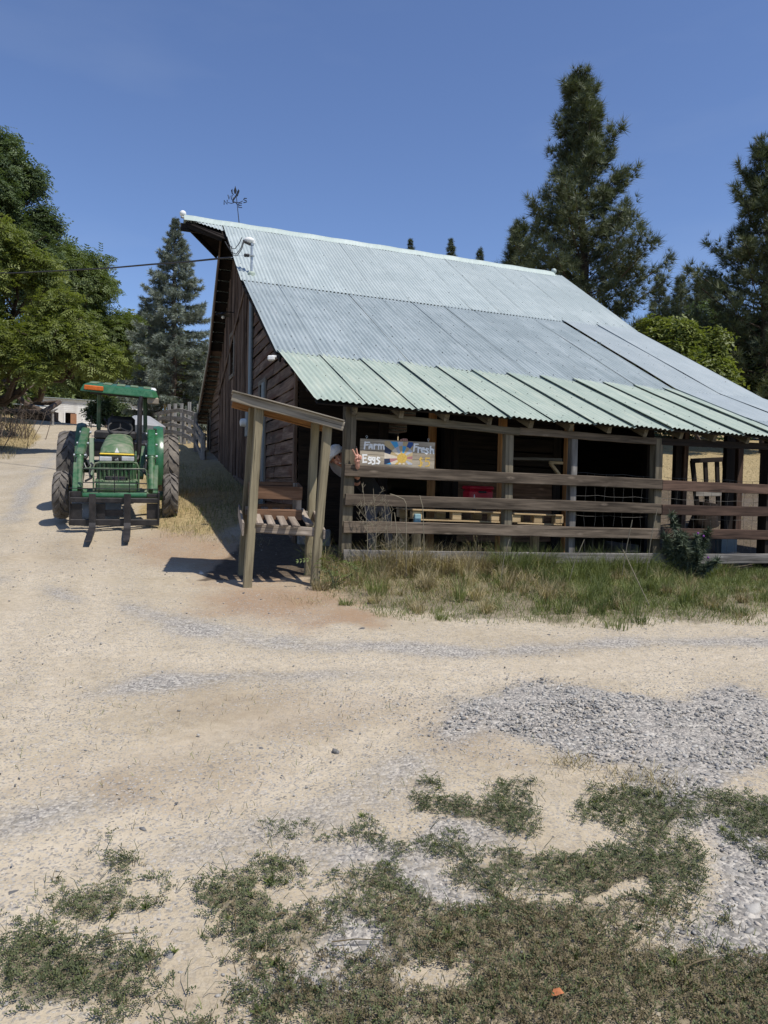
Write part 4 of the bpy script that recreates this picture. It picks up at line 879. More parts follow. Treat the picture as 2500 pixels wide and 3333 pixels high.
def wheel(cx, cy, r, w, nl, rimr, side):
    c = Vector((cx, cy, r)); mb = MB(); h = w/2; t = r-.035
    mb.lathe([(rimr, -h*.72), (rimr+.03, -h*.95), ((rimr+t)/2, -h*1.06), (t-.03, -h*.98), (t, -h*.75), (t+.008, 0), (t, h*.75), (t-.03, h*.98), ((rimr+t)/2, h*1.06), (rimr+.03, h*.95), (rimr, h*.72)], c, (1, 0, 0), 40)
    for k in range(nl):
        for sd in (-1, 1):
            th0 = 2*math.pi*(k+(.5 if sd > 0 else 0))/nl; V = []; aw = .30*2*math.pi/nl
            for tt, ro, dth in ((0.0, r, 0), (.55, r-.003, -.38), (1.02, r-.035, -.62)):
                th = th0+dth*2*math.pi/nl*1.6; x = sd*(tt*h*1.0)-sd*.006
                for a_, rr in ((-aw, t-.02-(.03 if tt > 1 else 0)), (aw, t-.02-(.03 if tt > 1 else 0)), (aw*.8, ro), (-aw*.8, ro)):
                    V.append((c.x+x, c.y+rr*math.sin(th+a_), c.z+rr*math.cos(th+a_)))
            F = [(0, 1, 2, 3), (11, 10, 9, 8)]+[(i+j*4, (i+1) % 4+j*4, (i+1) % 4+4+j*4, i+4+j*4) for j in (0, 1) for i in range(4)]
            mb.add(V, F)
    wt_ = tb(mb, 'wheel', M['tyre'], smooth=True)
    rm = MB(); rm.lathe([(rimr+.005, side*h*.75), (rimr-.03, side*h*.5), (rimr*.75, side*h*.35), (rimr*.35, side*h*.55), (.001, side*h*.6)], c, (1, 0, 0), 28); rm.lathe([(rimr+.004, -h*.8), (rimr+.004, h*.8)], c, (1, 0, 0), 28)
    tb(rm, 'rim', M['jdyel'], wt_, True); return wt_
xl, _ = tq(192, 1740, 0); xr, _ = tq(1483, 1740, 0)
for x in (xl, xr): wheel(x, 0, .375, .225, 14, .21, 1 if x > 0 else -1)
xl2, _ = tq(292, 1200, 2.05); xr2, _ = tq(1455, 1200, 2.05)
for x in (xl2, xr2): wheel(x, 2.05, .63, .36, 17, .34, 1 if x > 0 else -1)
mb = MB(); mb.box((0, .75, .55), (.34, 2.6, .36), bev=.03); mb.box((0, .35, .85), (.36, .9, .35), bev=.03); tb(mb, 'chassis', M['forkblack'])
mb = MB(); mb.tube([(xl+.1, 0, .38), (-.3, 0, .42), (.3, 0, .42), (xr-.1, 0, .38)], .075, 10); tb(mb, 'front_axle', M['jd'], smooth=True)
mb = MB(); mb.tube([(xl2+.1, 2.05, .63), (xr2-.1, 2.05, .63)], .12, 12); tb(mb, 'rear_axle', M['jd'], smooth=True)
# hood lofted from the nose back
hw, zt = tq(1060, 935, -.42); hw0, zb = tq(640, 935, -.42); hx_ = (hw+hw0)/2; hw = (hw-hw0)/2; _, ztop = tq(850, 722, .95); _, zlow = tq(850, 1045, -.42); _, zmid = tq(850, 850, -.30)
secs = [(-.42, zt, .96, 0), (-.36, zt+.06, .98, .02), (-.26, zmid+.005, .97, .03), (.1, zmid+(ztop-zmid)*.45, .93, .03), (.5, zmid+(ztop-zmid)*.75, .90, .03), (.98, ztop, .86, .03)]
V = []; F = []
for (y, z, k, cr) in secs:
    a = hw*k; V += [(hx_-a*1.03, y, zlow+.02), (hx_-a*1.02, y, z-.13), (hx_-a*.97, y, z-.05), (hx_-a*.80, y, z-.008), (hx_-a*.4, y, z+cr*.6), (hx_, y, z+cr*.7), (hx_+a*.4, y, z+cr*.6), (hx_+a*.80, y, z-.008), (hx_+a*.97, y, z-.05), (hx_+a*1.02, y, z-.13), (hx_+a*1.03, y, zlow+.02)]
for i in range(len(secs)-1):
    for j in range(10): F.append((i*11+j, i*11+j+1, (i+1)*11+j+1, (i+1)*11+j))
F.append(tuple(range(10, -1, -1))); F.append(tuple(range((len(secs)-1)*11, len(secs)*11)))
mb = MB(); mb.add(V, F); hood = tb(mb, 'hood', M['jdtop'], smooth=True)
def plate(name, c0, c1, ly, th, mat, parent=tractor, bev=.006):
    (x0, z1_), (x1, z0_) = tq(*c0, ly), tq(*c1, ly); mb = MB(); mb.box(((x0+x1)/2, ly+th/2, (z0_+z1_)/2), (abs(x1-x0), th, abs(z1_-z0_)), bev=bev); return tb(mb, name, mat, parent)
plate('yellow_stripe', (640, 938), (1058, 970), -.455, .06, M['jdyel'], hood, .012)
hp = plate('headlight_panel', (636, 976), (1060, 1043), -.47, .08, M['forkblack'], hood)
plate('headlight', (640, 980), (790, 1038), -.485, .03, M['lens'], hood, .008); plate('headlight', (905, 980), (1058, 1038), -.485, .03, M['lens'], hood, .008)
(x0, zz0) = tq(850, 908, -.44); mb = MB(); mb.prism([(-.033, -.035), (.033, -.035), (0, .04)], 0, .008, Matrix(((1, 0, 0, x0), (0, .25, -1, -.405), (0, 1, .25, zz0), (0, 0, 0, 1)))); tb(mb, 'white_triangle', M['white'], hood)
(x0, zz0) = tq(848, 1010, -.49); bdg = MB(); bdg.box((x0, -.487, zz0), (.075, .012, .065), bev=.006); bd = tb(bdg, 'badge', M['iron'], hood)
deer = [(-.9, -.35), (-.55, -.05), (-.2, .05), (.05, .0), (.25, .35), (.35, .75), (.42, .45), (.60, .62), (.52, .32), (.62, .22), (.78, .12), (.6, .08), (.42, .0), (.3, -.12), (.62, -.22), (.85, -.42), (.55, -.32), (.15, -.25), (-.2, -.22), (-.5, -.3)]
mb = MB(); mb.prism([(a*.034, b*.030) for a, b in deer], 0, .004, Matrix(((1, 0, 0, x0), (0, 0, -1, -.494), (0, 1, 0, zz0), (0, 0, 0, 1)))); mb.box((x0, -.495, zz0-.022), (.055, .003, .004)); tb(mb, 'badge_emblem', M['lens'], bd)
gr = plate('grille', (632, 1056), (1062, 1285), -.40, .10, M['jd'], tractor, .015)
for k in range(8):
    cx = 665+k*52; plate('grille_slot', (cx, 1075), (cx+9, 1240), -.405, .02, M['dark'], gr, .001)
for k in range(8):
    cx = 640+k*52; plate('grille_bar', (cx, 1066), (cx+24, 1255), -.425, .03, M['jd'], gr, .006)
plate('front_weight', (590, 1292), (1090, 1415), -.66, .40, M['jd'], tractor, .03); plate('weight_cap', (580, 1268), (1100, 1300), -.60, .34, M['jdtop'], tractor, .02)
# radiator sides
plate('side_screen', (612, 1045), (640, 1290), -.2, .7, M['jd']); plate('side_screen', (1062, 960), (1085, 1290), -.2, .9, M['jd'])
# loader
for sd, tower, kn, cy_, foot in ((-1, (478, 672), (402, 985), None, (392, 1375)), (1, (1266, 695), (1266, 1000), None, (1266, 1400))):
    (ax, az), (bx_, bz), (fx, fz) = tq(*tower, .85), tq(*kn, -.25), tq(*foot, -.80)
    mb = MB(); rail3((ax, .85, az), (bx_, -.25, bz), .125, .13, mb, bev=.018); arm = tb(mb, 'loader_arm', M['jdclean' if sd > 0 else 'jd'])
    mb = MB(); mb.tube([(bx_, -.20, bz+.02), (fx, -.78, fz)], .055, 12); mb.tube([(bx_, -.22, bz+.0), (bx_, -.26, bz-.05)], .065, 12); tb(mb, 'lift_cylinder', M['jd'], arm, True)
    mb = MB(); mb.tube([(bx_, -.24, bz-.02), (bx_, -.27, bz-.07)], .066, 12); tb(mb, 'cylinder_mouth', M['dark'], arm, True)
    mb = MB(); rail3((fx+sd*.07, -.35, fz+.32), (fx+sd*.05, -.85, fz-.05), .07, .10, mb); tb(mb, 'lower_arm', M['jd'])
    i0, i1 = ((545, 770), (548, 1225)) if sd < 0 else ((1178, 870), (1135, 1240))
    (ix, iz), (jx, jz) = tq(*i0, .55), tq(*i1, .15); mb = MB(); rail3((ix, .55, iz), (jx, .15, jz), .075, .09, mb); tb(mb, 'loader_tower', M['jd'])
    for t_ in (.06, .5, .94):
        mb = MB(); x_ = ax+(bx_-ax)*t_; y_ = .85-1.1*t_; z_ = az+(bz-az)*t_; mb.tube([(x_-.09, y_, z_), (x_+.09, y_, z_)], .022, 10); tb(mb, 'pin', M['pipe'], arm, True)
mb = MB(); (ax, az), (bx_, bz) = tq(440, 1450, -.8), tq(1205, 1450, -.8); mb.tube([(ax, -.8, az), (bx_, -.8, bz)], .055, 12); tb(mb, 'torque_tube', M['jdclean'], smooth=True)
# brush guard and load wires
def guard(pts, ly, r, name='guard_bar', mat='jdtop', closed=False):
    P = [(tq(a, b, ly)[0], ly, tq(a, b, ly)[1]) for a, b in pts]
    if closed: P.append(P[0])
    mb = MB(); mb.tube(P, r, 7); tb(mb, name, M[mat], smooth=True)
guard([(570, 1390), (568, 1110), (590, 1062), (640, 1050), (1040, 1050), (1090, 1062), (1110, 1110), (1112, 1390)], -.62, .013); 
guard([(435, 1400), (440, 1130), (470, 1120), (1180, 1130), (1205, 1150), (1222, 1400), (1190, 1412), (460, 1412), (435, 1400)], -.82, .010)
for a, b in (((440, 1290), (1210, 1305)), ((280, 1360), (1350, 1372)), ((440, 1128), (1190, 1136))): guard([a, ((a[0]+b[0])/2, (a[1]+b[1])/2+4), b], -.84, .007, 'guard_wire', 'iron')
for cx in (635, 822, 1000): guard([(cx, 1130), (cx, 1412)], -.83, .006, 'guard_wire', 'iron')
for cx in (610, 700, 780, 870, 950, 1040): guard([(cx, 1055), (cx, 1290)], -.625, .004, 'guard_wire', 'jd')
# hoses
def hose(pts, r=.016):
    P = [(tq(a, b, ly)[0], ly, tq(a, b, ly)[1]) for a, b, ly in pts]; mb = MB(); mb.tube(P, r, 7); tb(mb, 'hose', M['hose'], smooth=True)
hose([(440, 1090, -.3), (500, 1030, -.35), (520, 1090, -.45), (480, 1120, -.5), (455, 1060, -.45)]); hose([(540, 1060, -.2), (560, 1080, -.35), (520, 1180, -.5), (540, 1240, -.6), (470, 1275, -.65)])
hose([(350, 1080, -.35), (340, 1150, -.5), (400, 1165, -.5), (440, 1110, -.45)]); hose([(1180, 1090, -.3), (1165, 1160, -.45), (1230, 1230, -.55), (1280, 1330, -.6), (1270, 1400, -.7)]); hose([(1200, 1060, -.3), (1190, 1160, -.5), (1260, 1240, -.6), (1300, 1390, -.7)])
hose([(1215, 800, .3), (1205, 950, .0), (1190, 1060, -.3)], .011); hose([(1230, 800, .3), (1225, 950, .0), (1215, 1060, -.3)], .011); hose([(470, 940, -.1), (490, 980, -.15), (465, 1010, -.2)], .022)
# fork carriage
LY = -.98
cr0 = plate('carriage_bar', (272, 1472), (1356, 1542), LY, .05, M['forkblack']); plate('carriage_bar', (272, 1735), (1356, 1812), LY, .05, M['forkblack'])
for a, b in (((272, 1405), (292, 1812)), ((1340, 1410), (1360, 1812))): plate('carriage_side', a, b, LY-.004, .10, M['forkblack'])
for a, b, dy in (((290, 1545), (432, 1732), .04), ((1208, 1545), (1342, 1732), .04), ((600, 1545), (712, 1732), .06), ((712, 1620), (925, 1700), .09), ((295, 1400), (420, 1470), .05), ((1215, 1430), (1345, 1472), .05)): plate('carriage_plate', a, b, LY+dy, .02, M['forkblack'], tractor, .002)
for (c0, c1) in ((510, 600), (930, 1020)):
    (x0, zt_), (x1, zb_) = tq(c0, 1432, LY-.05), tq(c1, 1812, LY-.05); xc = (x0+x1)/2; wf_ = (x1-x0); zb_ = .055; mb = MB()
    path = [(LY-.055, zt_), (LY-.055, zb_+.06), (LY-.075, zb_+.02), (LY-.11, zb_), (LY-.6, zb_-.005), (LY-1.08, zb_-.012)]; th = [.04, .04, .042, .042, .034, .012]
    V = []; F = []
    for i, (y, z) in enumerate(path):
        d = Vector((0, path[min(i+1, 5)][0]-path[max(i-1, 0)][0], path[min(i+1, 5)][1]-path[max(i-1, 0)][1])).normalized(); n = Vector((0, -d.z, d.y)); wk = wf_*(.45 if i < 5 else .36)
        for sx, sn in ((-1, 0), (1, 0), (1, 1), (-1, 1)): V.append((xc+sx*wk, y+n.y*th[i]*sn, z+n.z*th[i]*sn))
    for i in range(5):
        for j in range(4): F.append((i*4+j, i*4+(j+1) % 4, i*4+4+(j+1) % 4, i*4+4+j))
    F += [(3, 2, 1, 0), (20, 21, 22, 23)]; mb.add(V, F); tb(mb, 'fork', M['forkblack'])
# fenders: curved shells over the rear wheels
for sd, x0, x1, mt_ in ((-1, tq(368, 800, 1.8)[0], tq(470, 800, 1.8)[0], 'jd'), (1, tq(1290, 800, 1.8)[0], tq(1402, 800, 1.8)[0], 'jdclean')):
    V = []; F = []; n = 14
    for i in range(n+1):
        a = R(200-i*175/n); rr = .735
        for x, r_ in ((x0, rr-.02), (x0, rr), ((x0+x1)/2, rr+.02), (x1, rr), (x1, rr-.09), (x1-.01, rr-.09)): V.append((x, 2.0+math.cos(a)*r_, .66+math.sin(a)*r_))
    for i in range(n):
        for j in range(5): F.append((i*6+j, i*6+j+1, i*6+7+j, i*6+6+j))
    mb = MB(); mb.add(V, F)
    xi = x1 if sd < 0 else x0
    fan = [(xi, 2.0, .66)]+[(xi, 2.0+math.cos(R(200-i*175/n))*.73, .66+math.sin(R(200-i*175/n))*.73) for i in range(n+1)]
    mb.add(fan, [(0, i+1, i+2) for i in range(n)]); tb(mb, 'fender', M[mt_], smooth=True)
# operator station
plate('dashboard', (575, 665), (1085, 790), 1.02, .22, M['forkblack'], tractor, .03); plate('platform', (420, 800), (1250, 1000), 1.1, .9, M['forkblack'])
(sx_, sz_) = tq(890, 640, 1.12); sw = MB(); ax_ = Vector((0, -.55, .83)); c_ = Vector((sx_, 1.12, sz_))
u1 = Vector((1, 0, 0)); v1 = ax_.normalized().cross(u1); sw.tube([c_+(u1*math.cos(a)+v1*math.sin(a))*.195 for a in np.linspace(0, 2*math.pi, 25)], .017, 8)
for a in (R(90), R(210), R(330)): sw.tube([c_, c_+(u1*math.cos(a)+v1*math.sin(a))*.19], .011, 6)
sw.tube([c_-ax_.normalized()*.3, c_], .03, 8); tb(sw, 'steering_wheel', M['black'], smooth=True)
(sx_, sz_) = tq(905, 600, 1.75); mb = MB(); mb.box((sx_, 1.78, sz_-.02), (.46, .12, .34), bev=.06); mb.box((sx_, 1.6, sz_-.2), (.48, .42, .12), bev=.04); tb(mb, 'seat', M['black'], smooth=True)
for a, b, rr in (((700, 690), (715, 800), .016), ((545, 500), (540, 640), .008), ((605, 745), (545, 785), .01), ((1310, 660), (1320, 700), .015)):
    (x0, za), (x1, zb2) = tq(*a, 1.3), tq(*b, 1.3); mb = MB(); mb.tube([(x0, 1.3, za), (x1, 1.3, zb2)], rr, 6); mb.ball((x0, 1.3, za), rr*1.8, 8); tb(mb, 'lever', M['black'], smooth=True)
for a, b in (((640, 215), (632, 660)), ((1186, 230), (1192, 690))):
    (x0, za), (x1, zb2) = tq(*a, 1.95), tq(*b, 1.95); mb = MB(); rail3((x0, 1.95, za), (x1, 1.95, zb2), .07, .07, mb, bev=.01); tb(mb, 'canopy_post', M['jd'])
(x0, za), (x1, zb2) = tq(1128, 330, .55), tq(1112, 985, .55); mb = MB(); mb.tube([(x0+.02, .55, za+.1), (x0, .55, za), (x1, .55, zb2)], [.028, .038, .040], 12); mb.tube([(x1, .55, zb2+.02), (x1-.01, .5, zb2-.04), (x1-.12, .45, zb2-.06)], .042, 10); tb(mb, 'exhaust_pipe', M['forkblack'], smooth=True)
# canopy
yF, yB = 1.05, 2.35; (cxl, czl), (cxr, czr) = tq(405, 168, yF), tq(1352, 275, yF); cz = (czl+czr)/2; xm = (cxl+cxr)/2; W2 = (cxr-cxl)/2
cm = Matrix.Translation((xm, (yF+yB)/2, cz)) @ Matrix.Rotation(R(2.6), 4, 'Y') @ Matrix.Rotation(R(2), 4, 'X'); D2 = (yB-yF)/2
V = []; F = []
for z, k in ((0, 1.0), (.015, 1.0), (.11, .93), (.135, .84)):
    V += [cm @ Vector((sx*W2*k, sy*D2*k, z)) for sx, sy in ((-1, -.86), (-.86, -1), (.86, -1), (1, -.86), (1, .86), (.86, 1), (-.86, 1), (-1, .86))]
for i in range(3):
    for j in range(8): F.append((i*8+j, i*8+(j+1) % 8, i*8+8+(j+1) % 8, i*8+8+j))
F.append(tuple(range(24, 32))); F.append(tuple(range(7, -1, -1)))
mb = MB(); mb.add(V, F); mb.m[-1] = 1; cap = tb(mb, 'canopy', [M['jdclean'], M['beige']])
mb = MB()
for k in range(5): mb.box((-W2*.7+k*W2*.35, 0, .142), (W2*.22, D2*1.3, .018), bev=.008)
mb.v = [tuple(cm @ Vector(p)) for p in mb.v]; tb(mb, 'canopy_rib', M['jdtop'], cap)
for x_, z_, d_, mt_, nm in ((-.66, .07, (.30, .05, .075), 'amber', 'marker_light'), ):
    mb = MB(); mb.box((x_*W2, -D2*.985, z_), d_, bev=.01); mb.v = [tuple(cm @ Vector(p)) for p in mb.v]; tb(mb, nm, M[mt_], cap)
mb = MB(); mb.box((W2*.86, 0, .125), (.10, D2*1.4, .03), bev=.01); mb.v = [tuple(cm @ Vector(p)) for p in mb.v]; tb(mb, 'white_strip', M['white'], cap)
mb = MB(); mb.box((W2*.86, -D2*.90, -.05), (W2*.30, .05, .12), bev=.02); mb.v = [tuple(cm @ Vector(p)) for p in mb.v]; tb(mb, 'speaker_pod', M['beige'], cap)
mb = MB(); mb.box((0, 0, -.02), (W2*1.5, D2*1.5, .04), bev=.01); mb.v = [tuple(cm @ Vector(p)) for p in mb.v]; tb(mb, 'canopy_frame', M['forkblack'], cap)
# spreader hopper carried behind
(hx1, hz1) = tq(1240, 600, 2.9); hc = TM @ Vector((hx1-.06, 2.9, 0)); M['hopper'] = plain('grey_poly', (.30, .31, .33), .55, 0, .06, 5)
hp_ = empty('spreader_hopper', (hc.x, hc.y, float(gz(hc.x, hc.y))), 'grey cone-shaped spreader hopper behind the tractor', 'hopper'); (_, ht) = tq(1150, 480, 2.9); (_, hb) = tq(1300, 680, 2.9)
o_ = TM @ Vector((hx1-.14, 2.9, 0)); mb = MB(); zt2 = (TM @ Vector((hx1, 2.9, ht))).z; zb2 = (TM @ Vector((hx1, 2.9, hb))).z; gz_ = float(gz(o_.x, o_.y))
mb.lathe([(.001, zt2), (.16, zt2-.01), (.44, zt2-(zt2-zb2)*.62), (.46, zt2-(zt2-zb2)*.7), (.42, zb2-.05), (.12, zb2-.5), (.1, zb2-.55)], (o_.x, o_.y, 0), (0, 0, 1), 10); mb.build('hopper_bin', M['hopper'], hp_)
mb = MB()
for a in (0, 2.1, 4.2): mb.tube([(o_.x+.35*math.cos(a), o_.y+.35*math.sin(a), gz_), (o_.x+.2*math.cos(a), o_.y+.2*math.sin(a), zb2-.3)], .025, 6); 
mb.build('hopper_frame', M['forkblack'], hp_)
# ------------------------------------------------------------------ person peeking round the porch post
def skin_body(name, nodes, edges, root, mats, pick, parent=None, sub=2):
    me = bpy.data.meshes.new(name); me.from_pydata([tuple(map(float, n[0])) for n in nodes], edges, []); me.update()
    o = bpy.data.objects.new(name, me); COL.objects.link(o)
    md = o.modifiers.new('skin', 'SKIN'); md.use_smooth_shade = True
    if not me.skin_vertices: me.skin_vertices.new() if hasattr(me.skin_vertices, 'new') else None
    sv = me.skin_vertices[0].data
    for i, n in enumerate(nodes):
        r = n[1]; sv[i].radius = (r, r) if not isinstance(r, tuple) else r; sv[i].use_root = (i == root)
    sb = o.modifiers.new('sub', 'SUBSURF'); sb.levels = sub; sb.render_levels = sub
    dg = bpy.context.evaluated_depsgraph_get(); dg.update(); ev = o.evaluated_get(dg); nm = bpy.data.meshes.new_from_object(ev)
    bpy.data.objects.remove(o); nm.name = name
    nm.materials.clear()
    for m in mats: nm.materials.append(m)
    for p in nm.polygons: p.material_index = pick(np.array(p.center)); p.use_smooth = True
    return obj(name, nm, parent)
def pp(px, py, s): return on_s(px, py, s)
hipz = pp(1222, 1635, .80); gnd = float(gz(hipz[0], hipz[1]))
ftL = np.array([hipz[0]-.02, hipz[1]-.02, gnd+.05]); ftR = np.array([hipz[0]+.22, hipz[1]+.12, gnd+.05])
person = empty('person', (hipz[0]+.1, hipz[1]+.05, gnd), 'person in white sun hat and black top peeking round the porch post with V sign', 'person')
N = []; E_ = []; IX = {}
def nd_(k, p, r, par=None):
    IX[k] = len(N); N.append((np.array(p, float), r))
    if par is not None: E_.append((IX[par], IX[k]))
nd_('pelvis', hipz, .135)
nd_('waist', pp(1207, 1596, .74), .115, 'pelvis'); nd_('chest', pp(1182, 1556, .66), .135, 'waist'); nd_('uchest', pp(1160, 1532, .61), .11, 'chest')
nd_('neck', pp(1132, 1522, .58), .055, 'uchest'); nd_('neck2', pp(1120, 1511, .56), .052, 'neck'); nd_('head', pp(1103, 1493, .54), .096, 'neck2'); nd_('head2', pp(1093, 1480, .545), .096, 'head'); nd_('crown', pp(1085, 1467, .55), .066, 'head2')
nd_('hipL', hipz+np.array((-.06, .02, -.06)), .10, 'pelvis'); nd_('kneeL', (hipz+ftL)/2+np.array((-.02, -.06, .02)), .062, 'hipL'); nd_('ankL', ftL+np.array((0, .0, .05)), .042, 'kneeL'); nd_('toeL', ftL+np.array((-.05, -.16, 0)), .035, 'ankL')
nd_('hipR', hipz+np.array((.10, .06, -.06)), .10, 'pelvis'); nd_('kneeR', (hipz+ftR)/2+np.array((.06, .0, .0)), .062, 'hipR'); nd_('ankR', ftR+np.array((0, 0, .05)), .042, 'kneeR'); nd_('toeR', ftR+np.array((.02, -.16, 0)), .035, 'ankR')
# V-sign arm
nd_('shA', pp(1150.0, 1545.0, 0.520), .062, 'uchest'); nd_('elA', pp(1163.0, 1576.0, 0.400), .044, 'shA'); nd_('foA', pp(1161.0, 1540.0, 0.240), .038, 'elA'); nd_('wrA', pp(1163.4, 1517.2, 0.140), .026, 'foA'); nd_('paA', pp(1164.8, 1500.4, 0.130), (.042, .022), 'wrA')
nd_('knA', pp(1164.1, 1489.2, 0.125), (.042, .020), 'paA')
def finger(tag_, par, pts, r=.0108):
    last = par
    for i, p in enumerate(pts): nd_(tag_+str(i), p, r*(1-.09*i), last); last = tag_+str(i)
finger('ia', 'knA', [pp(1157.8, 1482.2, 0.120), pp(1152.2, 1471.7, 0.118), pp(1146.6, 1461.2, 0.116)]); finger('ma', 'knA', [pp(1163.4, 1479.4, 0.120), pp(1161.3, 1466.8, 0.118), pp(1158.5, 1452.8, 0.116)])
finger('ra', 'knA', [pp(1169.0, 1482.2, 0.115), pp(1170.4, 1485.0, 0.095), pp(1169.7, 1493.4, 0.093)]); finger('pa', 'knA', [pp(1174.6, 1485.0, 0.115), pp(1176.0, 1489.2, 0.097), pp(1174.6, 1497.6, 0.095)], .0098)
finger('ta', 'paA', [pp(1155.0, 1499.0, 0.110), pp(1157.8, 1492.0, 0.098), pp(1166.2, 1489.9, 0.090)], .012)
# arm that holds the sign from behind
nd_('shB', pp(1190, 1532, .72), .062, 'uchest'); nd_('elB', pp(1262, 1500, .60), .044, 'shB'); nd_('foB', pp(1292, 1468, .42), .036, 'elB'); nd_('wrB', pp(1312, 1440, .28), .026, 'foB'); nd_('paB', pp(1316, 1432, .245), (.034, .018), 'wrB')
for i, (x, dy) in enumerate(((1305, 1), (1312, -1), (1318.5, -1), (1325, 0))):
    finger('b%d_' % i, 'paB', [pp(x, 1430+dy, .225), pp(x, 1431+dy, .205), pp(x, 1437+dy, .200)], .0085)
finger('tb', 'paB', [pp(1302, 1440, .245), pp(1297, 1446, .240)], .009)
wrA, elA, wrB, hd_, nk = N[IX['wrA']][0], N[IX['elA']][0], N[IX['wrB']][0], N[IX['head']][0], N[IX['neck']][0]
def pick_(c):
    if c[2] < hipz[2]-.02: return 2 if c[2] > gnd+.13 else 1
    if np.linalg.norm(c-hd_) < .165 and (c-nk)@(hd_-nk) > -.005: return 0
    if np.linalg.norm(c-wrA) < .21 or np.linalg.norm(c-elA) < .075 or np.linalg.norm(c-N[IX['foA']][0]) < .08: return 0
    if np.linalg.norm(c-wrB) < .14: return 0
    return 1
body = skin_body('body', N, E_, 0, [M['skin'], M['blackcloth'], M['greycloth']], pick_, person)
# face and hat, in a head frame: up tilts to the left, face looks at the camera
hc_ = (N[IX['head']][0]+N[IX['head2']][0])/2; hu = V3(N[IX['crown']][0]-N[IX['head']][0]).normalized(); hf = V3(CAM-hc_); hf = (hf-hu*hf.dot(hu)).normalized(); hr = hf.cross(hu).normalized() * -1
hf = (hf*.93+hr*-.0-hu*.0).normalized(); HM = Matrix(((hr.x, hf.x, hu.x, hc_[0]), (hr.y, hf.y, hu.y, hc_[1]), (hr.z, hf.z, hu.z, hc_[2]), (0, 0, 0, 1))) @ Matrix.Rotation(R(-8), 4, 'X') @ Matrix.Scale(1.12, 4)
def hb(mb, name, mat, smooth=True): return obj(name, mb.mesh(name, mat, smooth), person, HM.copy())
M['lips'] = plain('lips', (.36, .10, .09), .5); M['teeth'] = plain('teeth', (.75, .72, .66), .35); M['brow'] = plain('brow', (.12, .06, .04), .8)
mb = MB(); mb.ball((0, .055, -.055), .055, 12, sc=(.95, .8, .9)); mb.ball((-.032, .072, -.028), .026, 10); mb.ball((.032, .072, -.028), .026, 10); mb.ball((0, .105, -.018), .015, 10, sc=(1, 1, .9)); mb.tube([(0, .083, .03), (0, .108, -.014)], [.008, .012], 8); hb(mb, 'face', M['skin'])
for sx in (-1, 1):
    mb = MB(); mb.ball((sx*.032, .084, .020), .011, 8); hb(mb, 'eye', M['iron']); mb = MB(); mb.tube([(sx*.05, .078, .036), (sx*.032, .090, .044), (sx*.015, .090, .040)], .005, 6); hb(mb, 'eyebrow', M['brow'])
    mb = MB(); mb.ball((sx*.088, .0, .0), .022, 8, sc=(.4, .8, 1.3)); hb(mb, 'ear', M['skin'])
mb = MB(); mb.tube([(-.035, .085, -.045), (-.018, .098, -.062), (0, .103, -.066), (.018, .098, -.062), (.035, .085, -.045)], .010, 8); hb(mb, 'lips', M['lips'])
mb = MB(); mb.tube([(-.028, .093, -.049), (-.014, .104, -.060), (0, .108, -.063), (.014, .104, -.060), (.028, .093, -.049)], .006, 8); hb(mb, 'teeth', M['teeth'])
mb = MB(); V = []; F = []; ns = 24                     # soft hat: crown, brim and neck cape
for k in range(ns):
    a = 2*math.pi*k/ns; fr2 = math.sin(a); wob = 1+.04*math.sin(a*5)
    for r_, z_ in ((.004, .135), (.06, .128), (.095, .10), (.105, .055), (.112+.012*max(0, fr2), .06), (.120+.018*max(0, fr2), .048+.02*max(0, fr2)), (.122, .02+.03*max(0, fr2)-.10*max(0, -fr2)-.02*abs(math.cos(a))), (.135, -.02-.17*max(0, .55-fr2)*1.0)):
        if z_ < .0 and fr2 > .35: r_, z_ = .122+.02*fr2, .05
        V.append((r_*math.cos(a)*wob*.95, r_*fr2*wob+.005, z_))
for k in range(ns):
    for j in range(7): F.append((k*8+j, k*8+j+1, ((k+1) % ns)*8+j+1, ((k+1) % ns)*8+j))
mb.add(V, F); hb(mb, 'sun_hat', M['hatcloth'])
# ------------------------------------------------------------------ hill fences, white shed
hf_ = empty('curved_fence', at(638, 1470, 22.5), 'weathered rail fence curving up the hill from the barn corner', 'fence')
YS = {662: 19.8, 655: 20.0, 640: 22.0, 637: 22.0, 638: 22.0, 610: 24, 600: 24.8, 585: 26, 565: 27.4, 560: 27.8, 545: 29, 520: 31.5, 515: 32, 495: 34, 480: 36}
def Yof(px): k = sorted(YS); return float(np.interp(px, k, [YS[q] for q in k]))
for pts in ([(480, 1353), (545, 1340), (585, 1335), (640, 1352)], [(495, 1368), (545, 1360), (600, 1364), (638, 1380), (664, 1424)], [(515, 1386), (560, 1382), (600, 1391), (638, 1409), (666, 1459)], [(520, 1404), (565, 1406), (610, 1420), (637, 1440), (658, 1496)]):
    for a, b in zip(pts[:-1], pts[1:]): board('rail', at(*a, Yof(a[0])), at(*b, Yof(b[0])), .14 if a[0] > 500 else .15, .05, (0, 0, 1), M['fence_g'], hf_)
for px, y0 in ((638, 1345), (600, 1338), (560, 1338), (520, 1346), (662, 1410)):
    Y = Yof(px)+.12; t_ = at(px, y0, Y); board('post', (t_[0], t_[1], float(gz(t_[0], t_[1]))-.1), t_, .12, .12, (1, 0, 0), M['fence_g'], hf_)
pk = empty('picket_fence', at(580, 1400, 33), 'tall uneven picket fence in front of the blue spruce', 'picket fence')
